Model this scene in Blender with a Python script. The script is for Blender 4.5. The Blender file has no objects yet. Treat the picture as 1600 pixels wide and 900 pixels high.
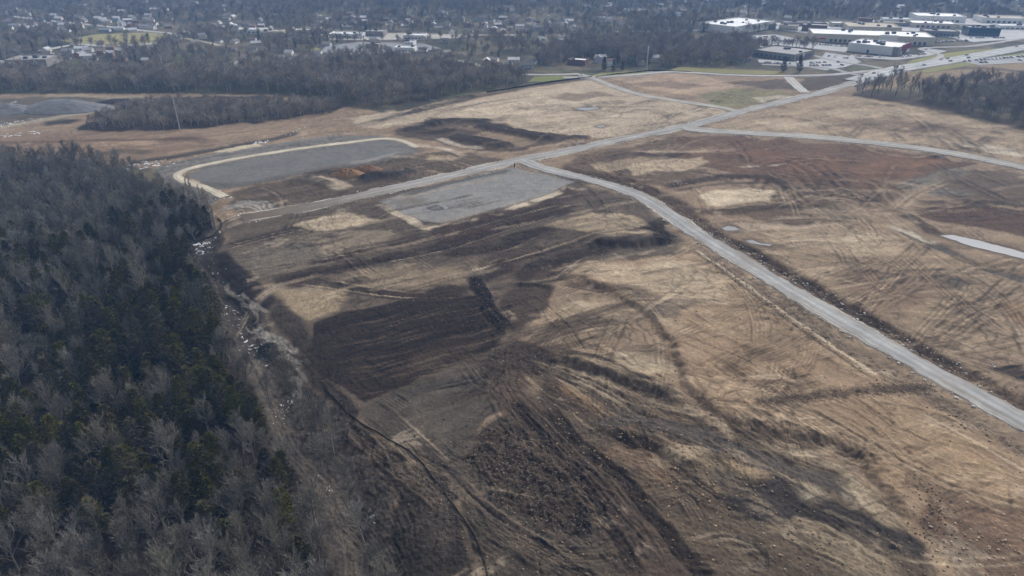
import bpy, bmesh, math, random
import numpy as np
from mathutils import Vector

SC = bpy.context.scene
COL = SC.collection
R = math.radians
random.seed(11)
RNG = np.random.default_rng(11)

# ------------------------------------------------------------------ camera, sky, sun, exposure
CAM_H, PITCH, FPX = 120.0, R(28.0), 1067.0           # drone height (m), tilt below level, focal length in photo pixels
cam_data = bpy.data.cameras.new("camera")
cam = bpy.data.objects.new("camera", cam_data)
COL.objects.link(cam)
cam.location = (0, 0, CAM_H)
cam.rotation_euler = (math.pi / 2 - PITCH, 0, 0)
cam_data.sensor_width = 36.0
cam_data.lens = 36.0 * FPX / 1600.0
cam_data.clip_start = 1.0
cam_data.clip_end = 12000.0
SC.camera = cam

SUN_EL, SUN_AZ = R(40.0), R(38.0)                    # azimuth clockwise from the view direction (+Y)
world = bpy.data.worlds.new("World")
SC.world = world
world.use_nodes = True
wn = world.node_tree
bg = wn.nodes["Background"]
sky = wn.nodes.new("ShaderNodeTexSky")
sky.sky_type = 'NISHITA'
sky.sun_disc = False
sky.sun_elevation = SUN_EL
sky.sun_rotation = SUN_AZ
sky.air_density = 0.8
sky.dust_density = 5.0
sky.ozone_density = 0.6
hsv = wn.nodes.new("ShaderNodeHueSaturation")            # thin overcast: a paler sky than the clear one
hsv.inputs["Saturation"].default_value = 0.22
wn.links.new(sky.outputs[0], hsv.inputs["Color"])
wn.links.new(hsv.outputs[0], bg.inputs[0])
bg.inputs[1].default_value = 0.115
sun_data = bpy.data.lights.new("sun", 'SUN')
sun_data.energy = 0.95
sun_data.angle = R(16.0)
sun_data.color = (1.0, 0.965, 0.90)
sun = bpy.data.objects.new("sun", sun_data)
COL.objects.link(sun)
d = Vector((math.sin(SUN_AZ) * math.cos(SUN_EL), math.cos(SUN_AZ) * math.cos(SUN_EL), math.sin(SUN_EL)))
sun.rotation_euler = d.to_track_quat('Z', 'Y').to_euler()
sun.location = (300, 300, 400)
SC.view_settings.view_transform = 'Standard'
SC.view_settings.look = 'None'
SC.view_settings.gamma = 1.0
SC.view_settings.exposure = 0.74
SC.view_settings.use_curve_mapping = False
SC.render.engine = 'CYCLES'
SC.cycles.use_denoising = True
SC.cycles.max_bounces = 5
SC.cycles.diffuse_bounces = 2
SC.cycles.glossy_bounces = 2
SC.cycles.transmission_bounces = 2
SC.cycles.volume_bounces = 0

# ------------------------------------------------------------------ helpers
CP, SP = math.cos(PITCH), math.sin(PITCH)


def G(px, py):
    """ground point (metres) seen at a photo pixel"""
    t = CAM_H / (FPX * SP - (450.0 - py) * CP)
    return (t * (px - 800.0), t * ((450.0 - py) * SP + FPX * CP))


def GL(pts):
    return [G(*p) for p in pts]


def ppm(px, py):
    """photo pixels per metre at that ground point"""
    t = CAM_H / (FPX * SP - (450.0 - py) * CP)
    return 1.0 / t


def S(r, g, b):
    f = lambda c: (c / 255 / 12.92) if c / 255 <= 0.04045 else ((c / 255 + 0.055) / 1.055) ** 2.4
    return np.array([f(r), f(g), f(b)])


PERM = RNG.permutation(4096)
GA = RNG.random(4096) * 2 * np.pi
GX, GY = np.cos(GA), np.sin(GA)


def pn(x, y, seed=0):
    xi = np.floor(x).astype(np.int64); yi = np.floor(y).astype(np.int64)
    fx = x - xi; fy = y - yi
    u = fx * fx * fx * (fx * (fx * 6 - 15) + 10); v = fy * fy * fy * (fy * (fy * 6 - 15) + 10)

    def gd(ix, iy, dx, dy):
        h = PERM[(PERM[(ix + seed * 57) & 4095] + iy) & 4095]
        return GX[h] * dx + GY[h] * dy
    a = gd(xi, yi, fx, fy); b = gd(xi + 1, yi, fx - 1, fy)
    c = gd(xi, yi + 1, fx, fy - 1); e = gd(xi + 1, yi + 1, fx - 1, fy - 1)
    return 1.5 * ((a + u * (b - a)) * (1 - v) + (c + u * (e - c)) * v)


def fbm(x, y, scale, octaves=4, seed=0, gain=0.5):
    s = np.zeros_like(x); a = 1.0; f = 1.0 / scale; n = 0
    for o in range(octaves):
        s += a * pn(x * f + 13.7 * o, y * f - 7.1 * o, seed + o); n += a
        a *= gain; f *= 2.03
    return s / n


def sstep(a, b, x):
    t = np.clip((x - a) / (b - a), 0, 1)
    return t * t * (3 - 2 * t)


def link(o, parent=None, kind=None, label=None, cat=None, group=None):
    COL.objects.link(o)
    if parent is not None:
        o.parent = parent
    if kind:
        o["kind"] = kind
    if label:
        o["label"] = label
    if cat:
        o["category"] = cat
    if group:
        o["group"] = group
    return o


def mesh_np(name, V, Fq, mats=(), smooth=False, matidx=None):
    """mesh from arrays; Fq a list of tuples or an (n,k) array"""
    me = bpy.data.meshes.new(name)
    if isinstance(Fq, np.ndarray):
        V = np.asarray(V, dtype=np.float32)
        k = Fq.shape[1]; n = len(Fq)
        me.vertices.add(len(V)); me.vertices.foreach_set("co", V.ravel())
        me.loops.add(n * k); me.loops.foreach_set("vertex_index", Fq.astype(np.int32).ravel())
        me.polygons.add(n); me.polygons.foreach_set("loop_start", (np.arange(n) * k).astype(np.int32))
        me.update(calc_edges=True)
        if smooth:
            me.polygons.foreach_set("use_smooth", np.ones(n, dtype=bool))
        if matidx is not None:
            me.polygons.foreach_set("material_index", np.asarray(matidx, dtype=np.int32))
    else:
        me.from_pydata([tuple(v) for v in V], [], Fq)
        if smooth:
            for p in me.polygons:
                p.use_smooth = True
        if matidx is not None:
            for p, m in zip(me.polygons, matidx):
                p.material_index = m
    for m in mats:
        me.materials.append(m)
    me.update()
    return me


def set_color(me, C, name="Col"):
    at = me.color_attributes.new(name, 'FLOAT_COLOR', 'POINT')
    A = np.ones((len(C), 4), dtype=np.float32); A[:, :3] = C
    at.data.foreach_set("color", A.ravel())


class MB:
    """collects quads / boxes / tubes into one mesh"""
    def __init__(self):
        self.v = []; self.f = []; self.m = []

    def quad(self, a, b, c, e, m=0):
        n = len(self.v); self.v += [a, b, c, e]; self.f.append((n, n + 1, n + 2, n + 3)); self.m.append(m)

    def tri(self, a, b, c, m=0):
        n = len(self.v); self.v += [a, b, c]; self.f.append((n, n + 1, n + 2)); self.m.append(m)

    def box(self, x0, x1, y0, y1, z0, z1, m=0):
        n = len(self.v)
        self.v += [(x0, y0, z0), (x1, y0, z0), (x1, y1, z0), (x0, y1, z0), (x0, y0, z1), (x1, y0, z1), (x1, y1, z1), (x0, y1, z1)]
        for q in ((0, 3, 2, 1), (4, 5, 6, 7), (0, 1, 5, 4), (1, 2, 6, 5), (2, 3, 7, 6), (3, 0, 4, 7)):
            self.f.append(tuple(n + i for i in q)); self.m.append(m)

    def tube(self, p, q, r0, r1, k=5, m=0, cap=False):
        p = Vector(p); q = Vector(q); dd = (q - p)
        if dd.length < 1e-6:
            return
        dd.normalize()
        a = dd.orthogonal().normalized(); b = dd.cross(a)
        n = len(self.v)
        for c, r in ((p, r0), (q, r1)):
            for i in range(k):
                t = 2 * math.pi * i / k
                self.v.append(tuple(c + (a * math.cos(t) + b * math.sin(t)) * r))
        for i in range(k):
            j = (i + 1) % k
            self.f.append((n + i, n + j, n + k + j, n + k + i)); self.m.append(m)
        if cap:
            self.f.append(tuple(n + k + i for i in range(k))); self.m.append(m)

    def mesh(self, name, mats, smooth=False):
        return mesh_np(name, self.v, self.f, mats, smooth, self.m)


# ------------------------------------------------------------------ materials
def mat(name, color=None, rough=0.9, attr=None, noise=(), bump=(), random_val=0.0, spec=0.2, metallic=0.0, hue=0.0, graded=None, rills=()):
    """noise: (scale, lo, hi) multipliers on the colour; bump: (scale, distance)"""
    m = bpy.data.materials.new(name); m.use_nodes = True
    nt = m.node_tree; N = nt.nodes; L = nt.links
    b = N["Principled BSDF"]
    b.inputs["Roughness"].default_value = rough
    b.inputs["Specular IOR Level"].default_value = spec
    b.inputs["Metallic"].default_value = metallic
    if attr:
        a = N.new("ShaderNodeAttribute"); a.attribute_name = attr; cur = a.outputs["Color"]
    else:
        c = N.new("ShaderNodeRGB"); c.outputs[0].default_value = (*[float(x) for x in color], 1); cur = c.outputs[0]
    geo = N.new("ShaderNodeNewGeometry")
    tc = N.new("ShaderNodeTexCoord")
    for (sc, lo, hi) in noise:
        t = N.new("ShaderNodeTexNoise"); t.inputs["Scale"].default_value = sc; t.inputs["Detail"].default_value = 4.0; t.inputs["Roughness"].default_value = 0.6
        L.new(geo.outputs["Position"], t.inputs["Vector"])
        mr = N.new("ShaderNodeMapRange"); mr.inputs["From Min"].default_value = 0.3; mr.inputs["From Max"].default_value = 0.7
        mr.inputs["To Min"].default_value = lo; mr.inputs["To Max"].default_value = hi
        L.new(t.outputs["Fac"], mr.inputs["Value"])
        mx = N.new("ShaderNodeVectorMath"); mx.operation = 'SCALE'
        L.new(cur, mx.inputs[0]); L.new(mr.outputs[0], mx.inputs["Scale"]); cur = mx.outputs[0]
    for (sc, dis, lo, hi) in rills:                           # thin scribbled ruts and rills
        t = N.new("ShaderNodeTexNoise"); t.noise_type = 'RIDGED_MULTIFRACTAL'; t.inputs["Scale"].default_value = sc; t.inputs["Detail"].default_value = 3.0; t.inputs["Distortion"].default_value = dis
        t.inputs["Roughness"].default_value = 0.6; t.inputs["Offset"].default_value = 0.9; t.inputs["Gain"].default_value = 2.0
        L.new(geo.outputs["Position"], t.inputs["Vector"])
        mr = N.new("ShaderNodeMapRange"); mr.inputs["From Min"].default_value = 0.25; mr.inputs["From Max"].default_value = 0.8
        mr.inputs["To Min"].default_value = lo; mr.inputs["To Max"].default_value = hi
        L.new(t.outputs["Fac"], mr.inputs["Value"])
        mx = N.new("ShaderNodeVectorMath"); mx.operation = 'SCALE'
        L.new(cur, mx.inputs[0]); L.new(mr.outputs[0], mx.inputs["Scale"]); cur = mx.outputs[0]
    if graded:                                                # long grading marks: stretched noise, (angle, along, across, lo, hi)
        mp = N.new("ShaderNodeMapping"); mp.inputs["Rotation"].default_value = (0, 0, -graded[0]); mp.inputs["Scale"].default_value = (graded[1], graded[2], 1)
        t = N.new("ShaderNodeTexNoise"); t.inputs["Scale"].default_value = 1.0; t.inputs["Detail"].default_value = 5.0; t.inputs["Roughness"].default_value = 0.65
        L.new(geo.outputs["Position"], mp.inputs["Vector"]); L.new(mp.outputs[0], t.inputs["Vector"])
        mr = N.new("ShaderNodeMapRange"); mr.inputs["From Min"].default_value = 0.35; mr.inputs["From Max"].default_value = 0.65
        mr.inputs["To Min"].default_value = graded[3]; mr.inputs["To Max"].default_value = graded[4]
        L.new(t.outputs["Fac"], mr.inputs["Value"])
        mx = N.new("ShaderNodeVectorMath"); mx.operation = 'SCALE'
        L.new(cur, mx.inputs[0]); L.new(mr.outputs[0], mx.inputs["Scale"]); cur = mx.outputs[0]
    if random_val > 0 or hue > 0:
        oi = N.new("ShaderNodeObjectInfo")
        hs = N.new("ShaderNodeHueSaturation")
        mr = N.new("ShaderNodeMapRange"); mr.inputs["To Min"].default_value = 1 - random_val; mr.inputs["To Max"].default_value = 1 + random_val
        L.new(oi.outputs["Random"], mr.inputs["Value"]); L.new(mr.outputs[0], hs.inputs["Value"])
        if hue > 0:
            m2 = N.new("ShaderNodeMath"); m2.operation = 'MULTIPLY'; m2.inputs[1].default_value = 7.31
            m3 = N.new("ShaderNodeMath"); m3.operation = 'FRACT'
            L.new(oi.outputs["Random"], m2.inputs[0]); L.new(m2.outputs[0], m3.inputs[0])
            m4 = N.new("ShaderNodeMapRange"); m4.inputs["To Min"].default_value = 0.5 - hue; m4.inputs["To Max"].default_value = 0.5 + hue
            L.new(m3.outputs[0], m4.inputs["Value"]); L.new(m4.outputs[0], hs.inputs["Hue"])
            m5 = N.new("ShaderNodeMapRange"); m5.inputs["To Min"].default_value = 0.6; m5.inputs["To Max"].default_value = 1.4
            L.new(m3.outputs[0], m5.inputs["Value"]); L.new(m5.outputs[0], hs.inputs["Saturation"])
        L.new(cur, hs.inputs["Color"]); cur = hs.outputs[0]
    L.new(cur, b.inputs["Base Color"])
    prev = None
    for (sc, dist) in bump:
        t = N.new("ShaderNodeTexNoise"); t.inputs["Scale"].default_value = sc; t.inputs["Detail"].default_value = 5.0
        L.new(geo.outputs["Position"], t.inputs["Vector"])
        bp = N.new("ShaderNodeBump"); bp.inputs["Distance"].default_value = dist; bp.inputs["Strength"].default_value = 1.0
        L.new(t.outputs["Fac"], bp.inputs["Height"])
        if prev is not None:
            L.new(prev, bp.inputs["Normal"])
        prev = bp.outputs[0]
    if prev is not None:
        L.new(prev, b.inputs["Normal"])
    return m


M_GROUND = mat("soil", attr="Col", rough=0.97, noise=((0.5, 0.92, 1.08), (2.2, 0.84, 1.16), (6.0, 0.86, 1.14)), bump=((1.4, 0.16), (5.0, 0.10)), spec=0.1, rills=((0.13, 1.2, 1.05, .9), (0.6, 1.0, 1.08, .86)))
M_ROAD = mat("gravel_road", attr="Col", rough=0.93, noise=((0.06, 0.78, 1.08), (0.4, 0.88, 1.08), (2.0, 0.92, 1.08)), bump=((4.0, 0.05),), spec=0.15)
M_GRAVEL = mat("grey_hardcore", attr="Col", rough=0.98, noise=((0.05, 0.9, 1.08), (0.3, 0.86, 1.12), (1.0, 0.84, 1.16), (3.0, 0.8, 1.2)), bump=((1.2, 0.2), (4.0, 0.12)), spec=0.05)
M_SHOULDER = mat("pale_gravel_edge", color=S(188, 182, 172), rough=0.95, noise=((0.8, 0.6, 1.12),), bump=((3.0, 0.1),))
M_PAD = mat("grey_gravel", attr="Col", rough=0.95, noise=((0.03, 0.88, 1.1), (0.16, 0.92, 1.08), (0.9, 0.92, 1.08), (2.5, 0.88, 1.12)), graded=(R(38), 0.02, 0.22, .92, 1.06), bump=((2.5, 0.08),), spec=0.15)
M_SNOW = mat("snow", color=(0.62, 0.64, 0.67), rough=0.7, noise=((0.7, 0.75, 1.0),), bump=((1.5, 0.15),))
M_STONE = mat("pale_stone", color=S(178, 170, 158), rough=0.9, noise=((1.0, 0.6, 1.2),))
M_BARK = mat("bare_bark", color=S(122, 117, 108), rough=0.95, random_val=0.36, hue=0.012, spec=0.1)
M_TWIG = mat("bare_twigs", color=S(120, 116, 108), rough=0.95, random_val=0.36, hue=0.012, spec=0.1)
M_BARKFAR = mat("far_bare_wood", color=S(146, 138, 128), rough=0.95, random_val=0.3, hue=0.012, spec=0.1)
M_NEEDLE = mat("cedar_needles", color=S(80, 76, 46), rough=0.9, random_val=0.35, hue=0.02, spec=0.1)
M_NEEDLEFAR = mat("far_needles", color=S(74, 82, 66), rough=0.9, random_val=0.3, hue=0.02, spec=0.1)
M_CBARK = mat("cedar_bark", color=S(80, 66, 54), rough=0.95)
M_UNDER = mat("shaded_understory", color=S(70, 64, 55), rough=0.95, random_val=0.3, spec=0.1)  # brush stem colour darkened: the canopy's shade is put into it
M_BRUSH = mat("brush_stems", color=S(98, 88, 79), rough=0.95, random_val=0.35, hue=0.015, spec=0.1)
M_DRYGRASS = mat("dry_grass", color=S(150, 128, 92), rough=0.95, random_val=0.3, spec=0.1)
M_BLACK = mat("black_silt_fabric", color=S(46, 43, 41), rough=0.85, noise=((0.5, 0.7, 1.3),))
M_WOODPOST = mat("weathered_stake", color=S(120, 104, 84), rough=0.9)
M_STEEL = mat("galvanised_steel", color=S(176, 180, 182), rough=0.5, metallic=0.3, spec=0.5)
M_DARKPOST = mat("dark_post", color=S(44, 42, 42), rough=0.7)


def water_mat():
    m = bpy.data.materials.new("muddy_water"); m.use_nodes = True
    nt = m.node_tree; b = nt.nodes["Principled BSDF"]
    b.inputs["Base Color"].default_value = (0.19, 0.195, 0.205, 1)
    b.inputs["Roughness"].default_value = 0.3
    b.inputs["Specular IOR Level"].default_value = 0.12
    b.inputs["IOR"].default_value = 1.33
    t = nt.nodes.new("ShaderNodeTexNoise"); t.inputs["Scale"].default_value = 0.8
    bp = nt.nodes.new("ShaderNodeBump"); bp.inputs["Distance"].default_value = 0.02
    nt.links.new(t.outputs["Fac"], bp.inputs["Height"]); nt.links.new(bp.outputs[0], b.inputs["Normal"])
    return m


M_WATER = water_mat()

# ------------------------------------------------------------------ terrain sheet (a polar grid, fine where the ground is seen from near)
_py = np.arange(935.0, 14.0, -1.45)
_t = CAM_H / (FPX * SP - (450.0 - _py) * CP)
r_dense = _t * ((450.0 - _py) * SP + FPX * CP)
r_in = np.linspace(4.0, r_dense[0] - 6, 14)
r_out = r_dense[-1] * 1.05 ** np.arange(1, 24)
r_out = r_out[r_out < 4000]
RR = np.concatenate([r_in, r_dense, r_out])
th_d = np.radians(np.arange(-50.0, 50.001, 0.078))
th_o = np.radians(np.arange(52.0, 309.0, 2.0))
TH = np.concatenate([th_d, th_o])
NR, NT = len(RR), len(TH)
TT, RRR = np.meshgrid(TH, RR)
X = (RRR * np.sin(TT)).ravel(); Y = (RRR * np.cos(TT)).ravel()
DR = np.gradient(RR)
SPC = np.repeat(DR, NT)                                    # local grid spacing in metres
NV = len(X)
DEN = FPX / np.maximum(1.0, Y * CP + CAM_H * SP)
C = np.zeros((NV, 3)); Z = np.zeros(NV)

W1 = fbm(X, Y, 22, 4, 1); W2 = fbm(X, Y, 22, 4, 5)
N_L = fbm(X, Y, 60, 4, 11)
N_M = fbm(X, Y, 14, 4, 21)
N_S = fbm(X, Y, 3.5, 3, 31) * np.clip(3.0 / SPC, 0.15, 1)
N_XS = fbm(X, Y, 1.1, 2, 41) * np.clip(1.2 / SPC, 0.0, 1)


def streak(p, q, seed, long=40.0, short=1.6):
    a = G(*p); b = G(*q); an = math.atan2(b[1] - a[1], b[0] - a[0])
    c, s = math.cos(an), math.sin(an)
    wx = X + 5 * W1; wy = Y + 5 * W2
    u = wx * c + wy * s; v = -wx * s + wy * c
    o = np.zeros(NV); tot = 0
    for k, (l, sh, w) in enumerate(((long, short, .55), (long * 1.8, short * 3, .8), (long * 0.45, short * 0.5, .4))):
        f = np.clip(sh / (0.8 * SPC), 0.2, 1)
        o += w * f * pn(u / l, v / sh, seed + k); tot += w
    return o / tot * 1.6


ST_MID = streak((430, 440), (800, 355), 51)
ST_RGT = streak((1050, 560), (1500, 545), 61, 34, 1.5)
ST_LOW = streak((900, 590), (1400, 830), 71, 30, 1.2)
ST_HAUL = streak((820, 640), (1040, 880), 81, 30, 1.2)


def block(P, margin):
    """indices of the grid points in the bounding box of the points P"""
    lo = P.min(0) - margin; hi = P.max(0) + margin
    if lo[1] < 30:
        return np.nonzero((X > lo[0]) & (X < hi[0]) & (Y > lo[1]) & (Y < hi[1]))[0]
    nx = 0 if lo[0] < 0 < hi[0] else min(abs(lo[0]), abs(hi[0]))
    r0 = math.hypot(nx, lo[1]); r1 = math.hypot(max(abs(lo[0]), abs(hi[0])), hi[1])
    ths = [math.atan2(a, b) for a in (lo[0], hi[0]) for b in (lo[1], hi[1])]
    i0, i1 = np.searchsorted(RR, (r0, r1)); j0, j1 = np.searchsorted(th_d, (min(ths), max(ths)))
    if min(ths) < th_d[0] or max(ths) > th_d[-1]:
        return np.nonzero((X > lo[0]) & (X < hi[0]) & (Y > lo[1]) & (Y < hi[1]))[0]
    idx = (np.arange(i0, i1)[:, None] * NT + np.arange(j0, j1)[None, :]).ravel()
    return idx[(X[idx] > lo[0]) & (X[idx] < hi[0]) & (Y[idx] > lo[1]) & (Y[idx] < hi[1])]


def region(pts, margin):
    P = np.array(GL(pts))
    return P, block(P, margin)


def inside(P, x, y):
    ins = np.zeros(len(x), dtype=bool)
    n = len(P)
    for i in range(n):
        x0, y0 = P[i]; x1, y1 = P[(i + 1) % n]
        if y0 == y1:
            continue
        c = ((y0 > y) != (y1 > y)) & (x < (x1 - x0) * (y - y0) / (y1 - y0) + x0)
        ins ^= c
    return ins


def seg_dist(x, y, a, b):
    ex, ey = b[0] - a[0], b[1] - a[1]
    L2 = ex * ex + ey * ey + 1e-9
    t = np.clip(((x - a[0]) * ex + (y - a[1]) * ey) / L2, 0, 1)
    dx = x - a[0] - t * ex; dy = y - a[1] - t * ey
    side = np.sign(ex * (y - a[1]) - ey * (x - a[0]))          # + on the left of the direction
    return np.hypot(dx, dy), t, side, math.sqrt(L2)


def sdf(pts, margin=12, warp=2.0):
    P, idx = region(pts, margin + warp)
    x = X[idx] + warp * W1[idx] * 1.6; y = Y[idx] + warp * W2[idx] * 1.6
    dd = np.full(len(idx), 1e9)
    for i in range(len(P)):
        dd = np.minimum(dd, seg_dist(x, y, P[i], P[(i + 1) % len(P)])[0])
    return idx, np.where(inside(P, x, y), -dd, dd)


def paint(pts, col, amt=1.0, soft=1.5, warp=3.0, dz=0.0, rough=0.0):
    soft = soft * 0.45
    amt = min(1.0, amt * 1.15)
    idx, dd = sdf(pts, soft + 6, warp)
    a = sstep(soft, -soft, dd)
    am = (a * amt)[:, None]
    C[idx] = C[idx] * (1 - am) + np.asarray(col) * am
    Z[idx] += a * dz
    if rough:
        ROUGH[idx] = np.maximum(ROUGH[idx], a * rough)


def smooth_line(pts, step=6.0):
    """Catmull-Rom through the ground points"""
    P = [np.array(p) for p in pts]
    if len(P) == 2:
        return P
    P = [2 * P[0] - P[1]] + P + [2 * P[-1] - P[-2]]
    out = []
    for i in range(1, len(P) - 2):
        p0, p1, p2, p3 = P[i - 1:i + 3]
        n = max(2, int(np.linalg.norm(p2 - p1) / step))
        for k in range(n):
            t = k / n
            out.append(0.5 * ((2 * p1) + (p2 - p0) * t + (2 * p0 - 5 * p1 + 4 * p2 - p3) * t * t + (3 * p1 - p0 - 3 * p2 + p3) * t ** 3))
    out.append(P[-2])
    return out


def line_dist(P, margin, warp=0.0):
    P = np.array(P)
    idx = block(P, margin + warp)
    x = X[idx] + warp * W1[idx] * 1.6; y = Y[idx] + warp * W2[idx] * 1.6
    best = np.full(len(idx), 1e9); sg = np.zeros(len(idx)); al = np.zeros(len(idx)); acc = 0.0
    for i in range(len(P) - 1):
        dd, t, side, L = seg_dist(x, y, P[i], P[i + 1])
        k = dd < best
        best[k] = dd[k]; sg[k] = side[k]; al[k] = acc + t[k] * L
        acc += L
    return idx, best, sg, al, acc


def stroke(pts, width, col, amt=1.0, soft=None, warp=1.5, dz=0.0, ground=False, ends=6.0, brk=0.0, rough=0.0):
    P = smooth_line(pts if ground else GL(pts), 5.0)
    soft = width * 0.18 if soft is None else soft
    idx, dd, sg, al, tot = line_dist(P, width + soft + 2, warp)
    w = width * 0.5 * (1 + 0.35 * N_M[idx])
    a = sstep(w + soft, w - soft, dd) * sstep(0, ends, al) * sstep(0, ends, tot - al)
    if brk:
        a = a * sstep(-0.35, 0.25, N_M[idx] * 1.2 + (0.5 - brk))
    am = (a * amt)[:, None]
    C[idx] = C[idx] * (1 - am) + np.asarray(col) * am
    Z[idx] += a * dz
    if rough:
        ROUGH[idx] = np.maximum(ROUGH[idx], a * rough)


def tracks(pts, n=3, spread=5.0, col=None, amt=0.8, width=0.7, ground=False, dz=-0.16, jitter=1.0, pale=0.3):
    """twin wheel or track ruts following a line, n vehicles wide"""
    base = smooth_line(pts if ground else GL(pts), 12.0)
    for i in range(n):
        off = random.uniform(-spread, spread) * 0.5
        ph = random.uniform(0, 6.28); k = random.uniform(0.012, 0.03); am = random.uniform(0.3, 1.0) * jitter * 2
        i0 = random.randint(0, max(0, len(base) // 4)); i1 = len(base) - random.randint(0, max(0, len(base) // 4))
        sub = base[i0:i1]
        if len(sub) < 3:
            continue
        for g in (-1.05, 1.05):
            Q = []
            acc = 0
            for j in range(len(sub)):
                a = sub[max(0, j - 1)]; b = sub[min(len(sub) - 1, j + 1)]
                t = b - a; L = np.linalg.norm(t) + 1e-6
                nrm = np.array([-t[1], t[0]]) / L
                acc += L * 0.5
                Q.append(sub[j] + nrm * (off + g + am * math.sin(acc * k + ph)))
            c = col if col is not None else (S(178, 160, 134) if random.random() < pale else S(66, 54, 45))
            P = Q
            idx, dd, sg, al, tot = line_dist(P, width * 2 + 1.0, 0.3)
            ww = np.maximum(width * 0.5, 0.35 * SPC[idx])
            a = sstep(ww * 1.8, ww * 0.4, dd) * (width * 0.5 / ww) * sstep(0, 8, al) * sstep(0, 8, tot - al) * (0.65 + 0.5 * N_M[idx])
            a = np.clip(a, 0, 1)
            am_ = (a * amt)[:, None]
            C[idx] = C[idx] * (1 - am_) + np.asarray(c) * am_
            Z[idx] += a * dz


def scarp(pts, h, face, back, col, amt=0.8, warp=2.0):
    """a cut bank: high ground on the right of the line's direction, steep face on the left"""
    P = smooth_line(GL(pts), 6.0)
    idx, dd, sg, al, tot = line_dist(P, back + face + 4, warp)
    s = -sg * dd                                            # + on the high side
    gouge = 0.22 * face * pn(al / 3.2, np.zeros_like(al) + 3.3, 91) + 0.5 * face * N_M[idx]
    e = sstep(0, 14, al) * sstep(0, 14, tot - al)
    prof = sstep(-face * 0.5, face * 0.5, s + gouge) * (1 - sstep(face, back, s))
    Z[idx] += .75 * h * prof * e
    f = sstep(face * 1.0, face * 0.35, np.abs(s + gouge)) * e
    am = (f * min(1, amt * 1.05) * (0.85 + 0.45 * pn(al / 1.6, s / 6.0, 93)))[:, None]
    am = np.clip(am, 0, 1)
    C[idx] = C[idx] * (1 - am) + np.asarray(col) * am
    ROUGH[idx] = np.maximum(ROUGH[idx], f * 0.45)


def bundle(pts, W, period, amt=.3, edge=.3, col=None, camt=.3):
    """one dozer pass: parallel grouser lines with a small windrow of soil at its edges"""
    P = smooth_line(GL(pts), 6.0)
    idx, dd, sg, al, tot = line_dist(P, W + 2.5, .8)
    if len(idx) == 0:
        return
    s = sg * dd
    e = sstep(0, 9, al) * sstep(0, 9, tot - al)
    a = sstep(W, W * .85, dd) * e
    per = np.maximum(period, 1.9 * SPC[idx])
    ln = np.cos(6.283 * s / per + 1.5 * pn(al / 14, s / 5, 171)) * (.6 + .8 * pn(al / 5, s / .9, 173)) * np.clip(period / (1.0 * SPC[idx]), .25, 1)
    sg_ = np.maximum(.45, .6 * SPC[idx])
    ed = np.exp(-((dd - W) / sg_) ** 2) * e * (.6 + .9 * pn(al / 6, s * 0 + .5, 175))
    if col is not None:
        am = np.clip(a * camt * (.8 + .5 * N_M[idx]), 0, 1)[:, None]
        C[idx] = C[idx] * (1 - am) + np.asarray(col) * am
    C[idx] *= np.clip(1 + amt * a * ln - edge * ed, .35, 1.6)[:, None]
    Z[idx] += .07 * a * ln + .28 * np.clip(ed, 0, 1.4)


def mound(px, py, rx, ry, h, ang=0.0, col=None, amt=1.0, p=1.5):
    cx, cy = G(px, py)
    m = max(rx, ry) * 1.6
    idx = np.nonzero((abs(X - cx) < m) & (abs(Y - cy) < m))[0]
    x = X[idx] - cx + 1.5 * W1[idx]; y = Y[idx] - cy + 1.5 * W2[idx]
    c, s = math.cos(ang), math.sin(ang)
    q = np.hypot((x * c + y * s) / rx, (-x * s + y * c) / ry)
    a = np.clip(1 - q, 0, 1)
    Z[idx] += h * np.minimum(1, a * p) * (1 + 0.2 * N_M[idx])
    if col is not None:
        am = (sstep(0.0, 0.12, a) * amt)[:, None]
        C[idx] = C[idx] * (1 - am) + np.asarray(col) * am


ROUGH = np.full(NV, 0.10)
BUFF, TAN, BROWN, DKB, TOP = S(164, 145, 120), S(140, 120, 97), S(112, 94, 76), S(82, 68, 56), S(54, 44, 38)
GREYB, RED = S(100, 90, 80), S(112, 86, 66)
GRASS, DRY = S(116, 116, 74), S(150, 132, 98)

# outside the site: mown yards, dry verges and leaf litter
far = sstep(-0.25, 0.35, N_L + 0.4 * N_M)[:, None]
C[:] = S(78, 74, 58) * (1 - far) + S(116, 106, 84) * far
gr = (sstep(0.15, 0.4, fbm(X, Y, 45, 3, 101)) * 0.7)[:, None]
C[:] = C * (1 - gr) + S(98, 102, 66) * gr

SITE = [(345, 352), (300, 300), (240, 262), (180, 252), (120, 250), (0, 240), (-260, 240), (-260, 150), (0, 148), (130, 146), (260, 146), (420, 148),
        (540, 166), (600, 176), (640, 172), (700, 158), (760, 144), (860, 130), (920, 122), (960, 118), (1080, 112), (1230, 120), (1330, 130), (1345, 150),
        (1450, 170), (1600, 205), (1860, 260), (2500, 330), (3600, 500), (5000, 1000), (5000, 1700), (560, 1700), (560, 1100), (545, 800), (440, 640), (390, 560), (350, 440)]
FOREST = [(-420, 240), (0, 247), (110, 243), (180, 254), (240, 284), (290, 312), (330, 336), (332, 350), (290, 380), (300, 420), (322, 450), (345, 505), (372, 560),
          (408, 640), (440, 710), (480, 770), (505, 840), (520, 960), (528, 1300), (-420, 1300)]
CORR = [(285, 385), (335, 352), (340, 395), (352, 430), (400, 480), (440, 540), (470, 590), (540, 650), (580, 720), (612, 800), (650, 960), (690, 1300), (528, 1300),
        (520, 960), (505, 840), (480, 770), (440, 710), (408, 640), (372, 560), (345, 505), (322, 450), (300, 420)]
paint(SITE, TAN, 1, 2, 3)
Z_SITE = Z.copy()
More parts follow.
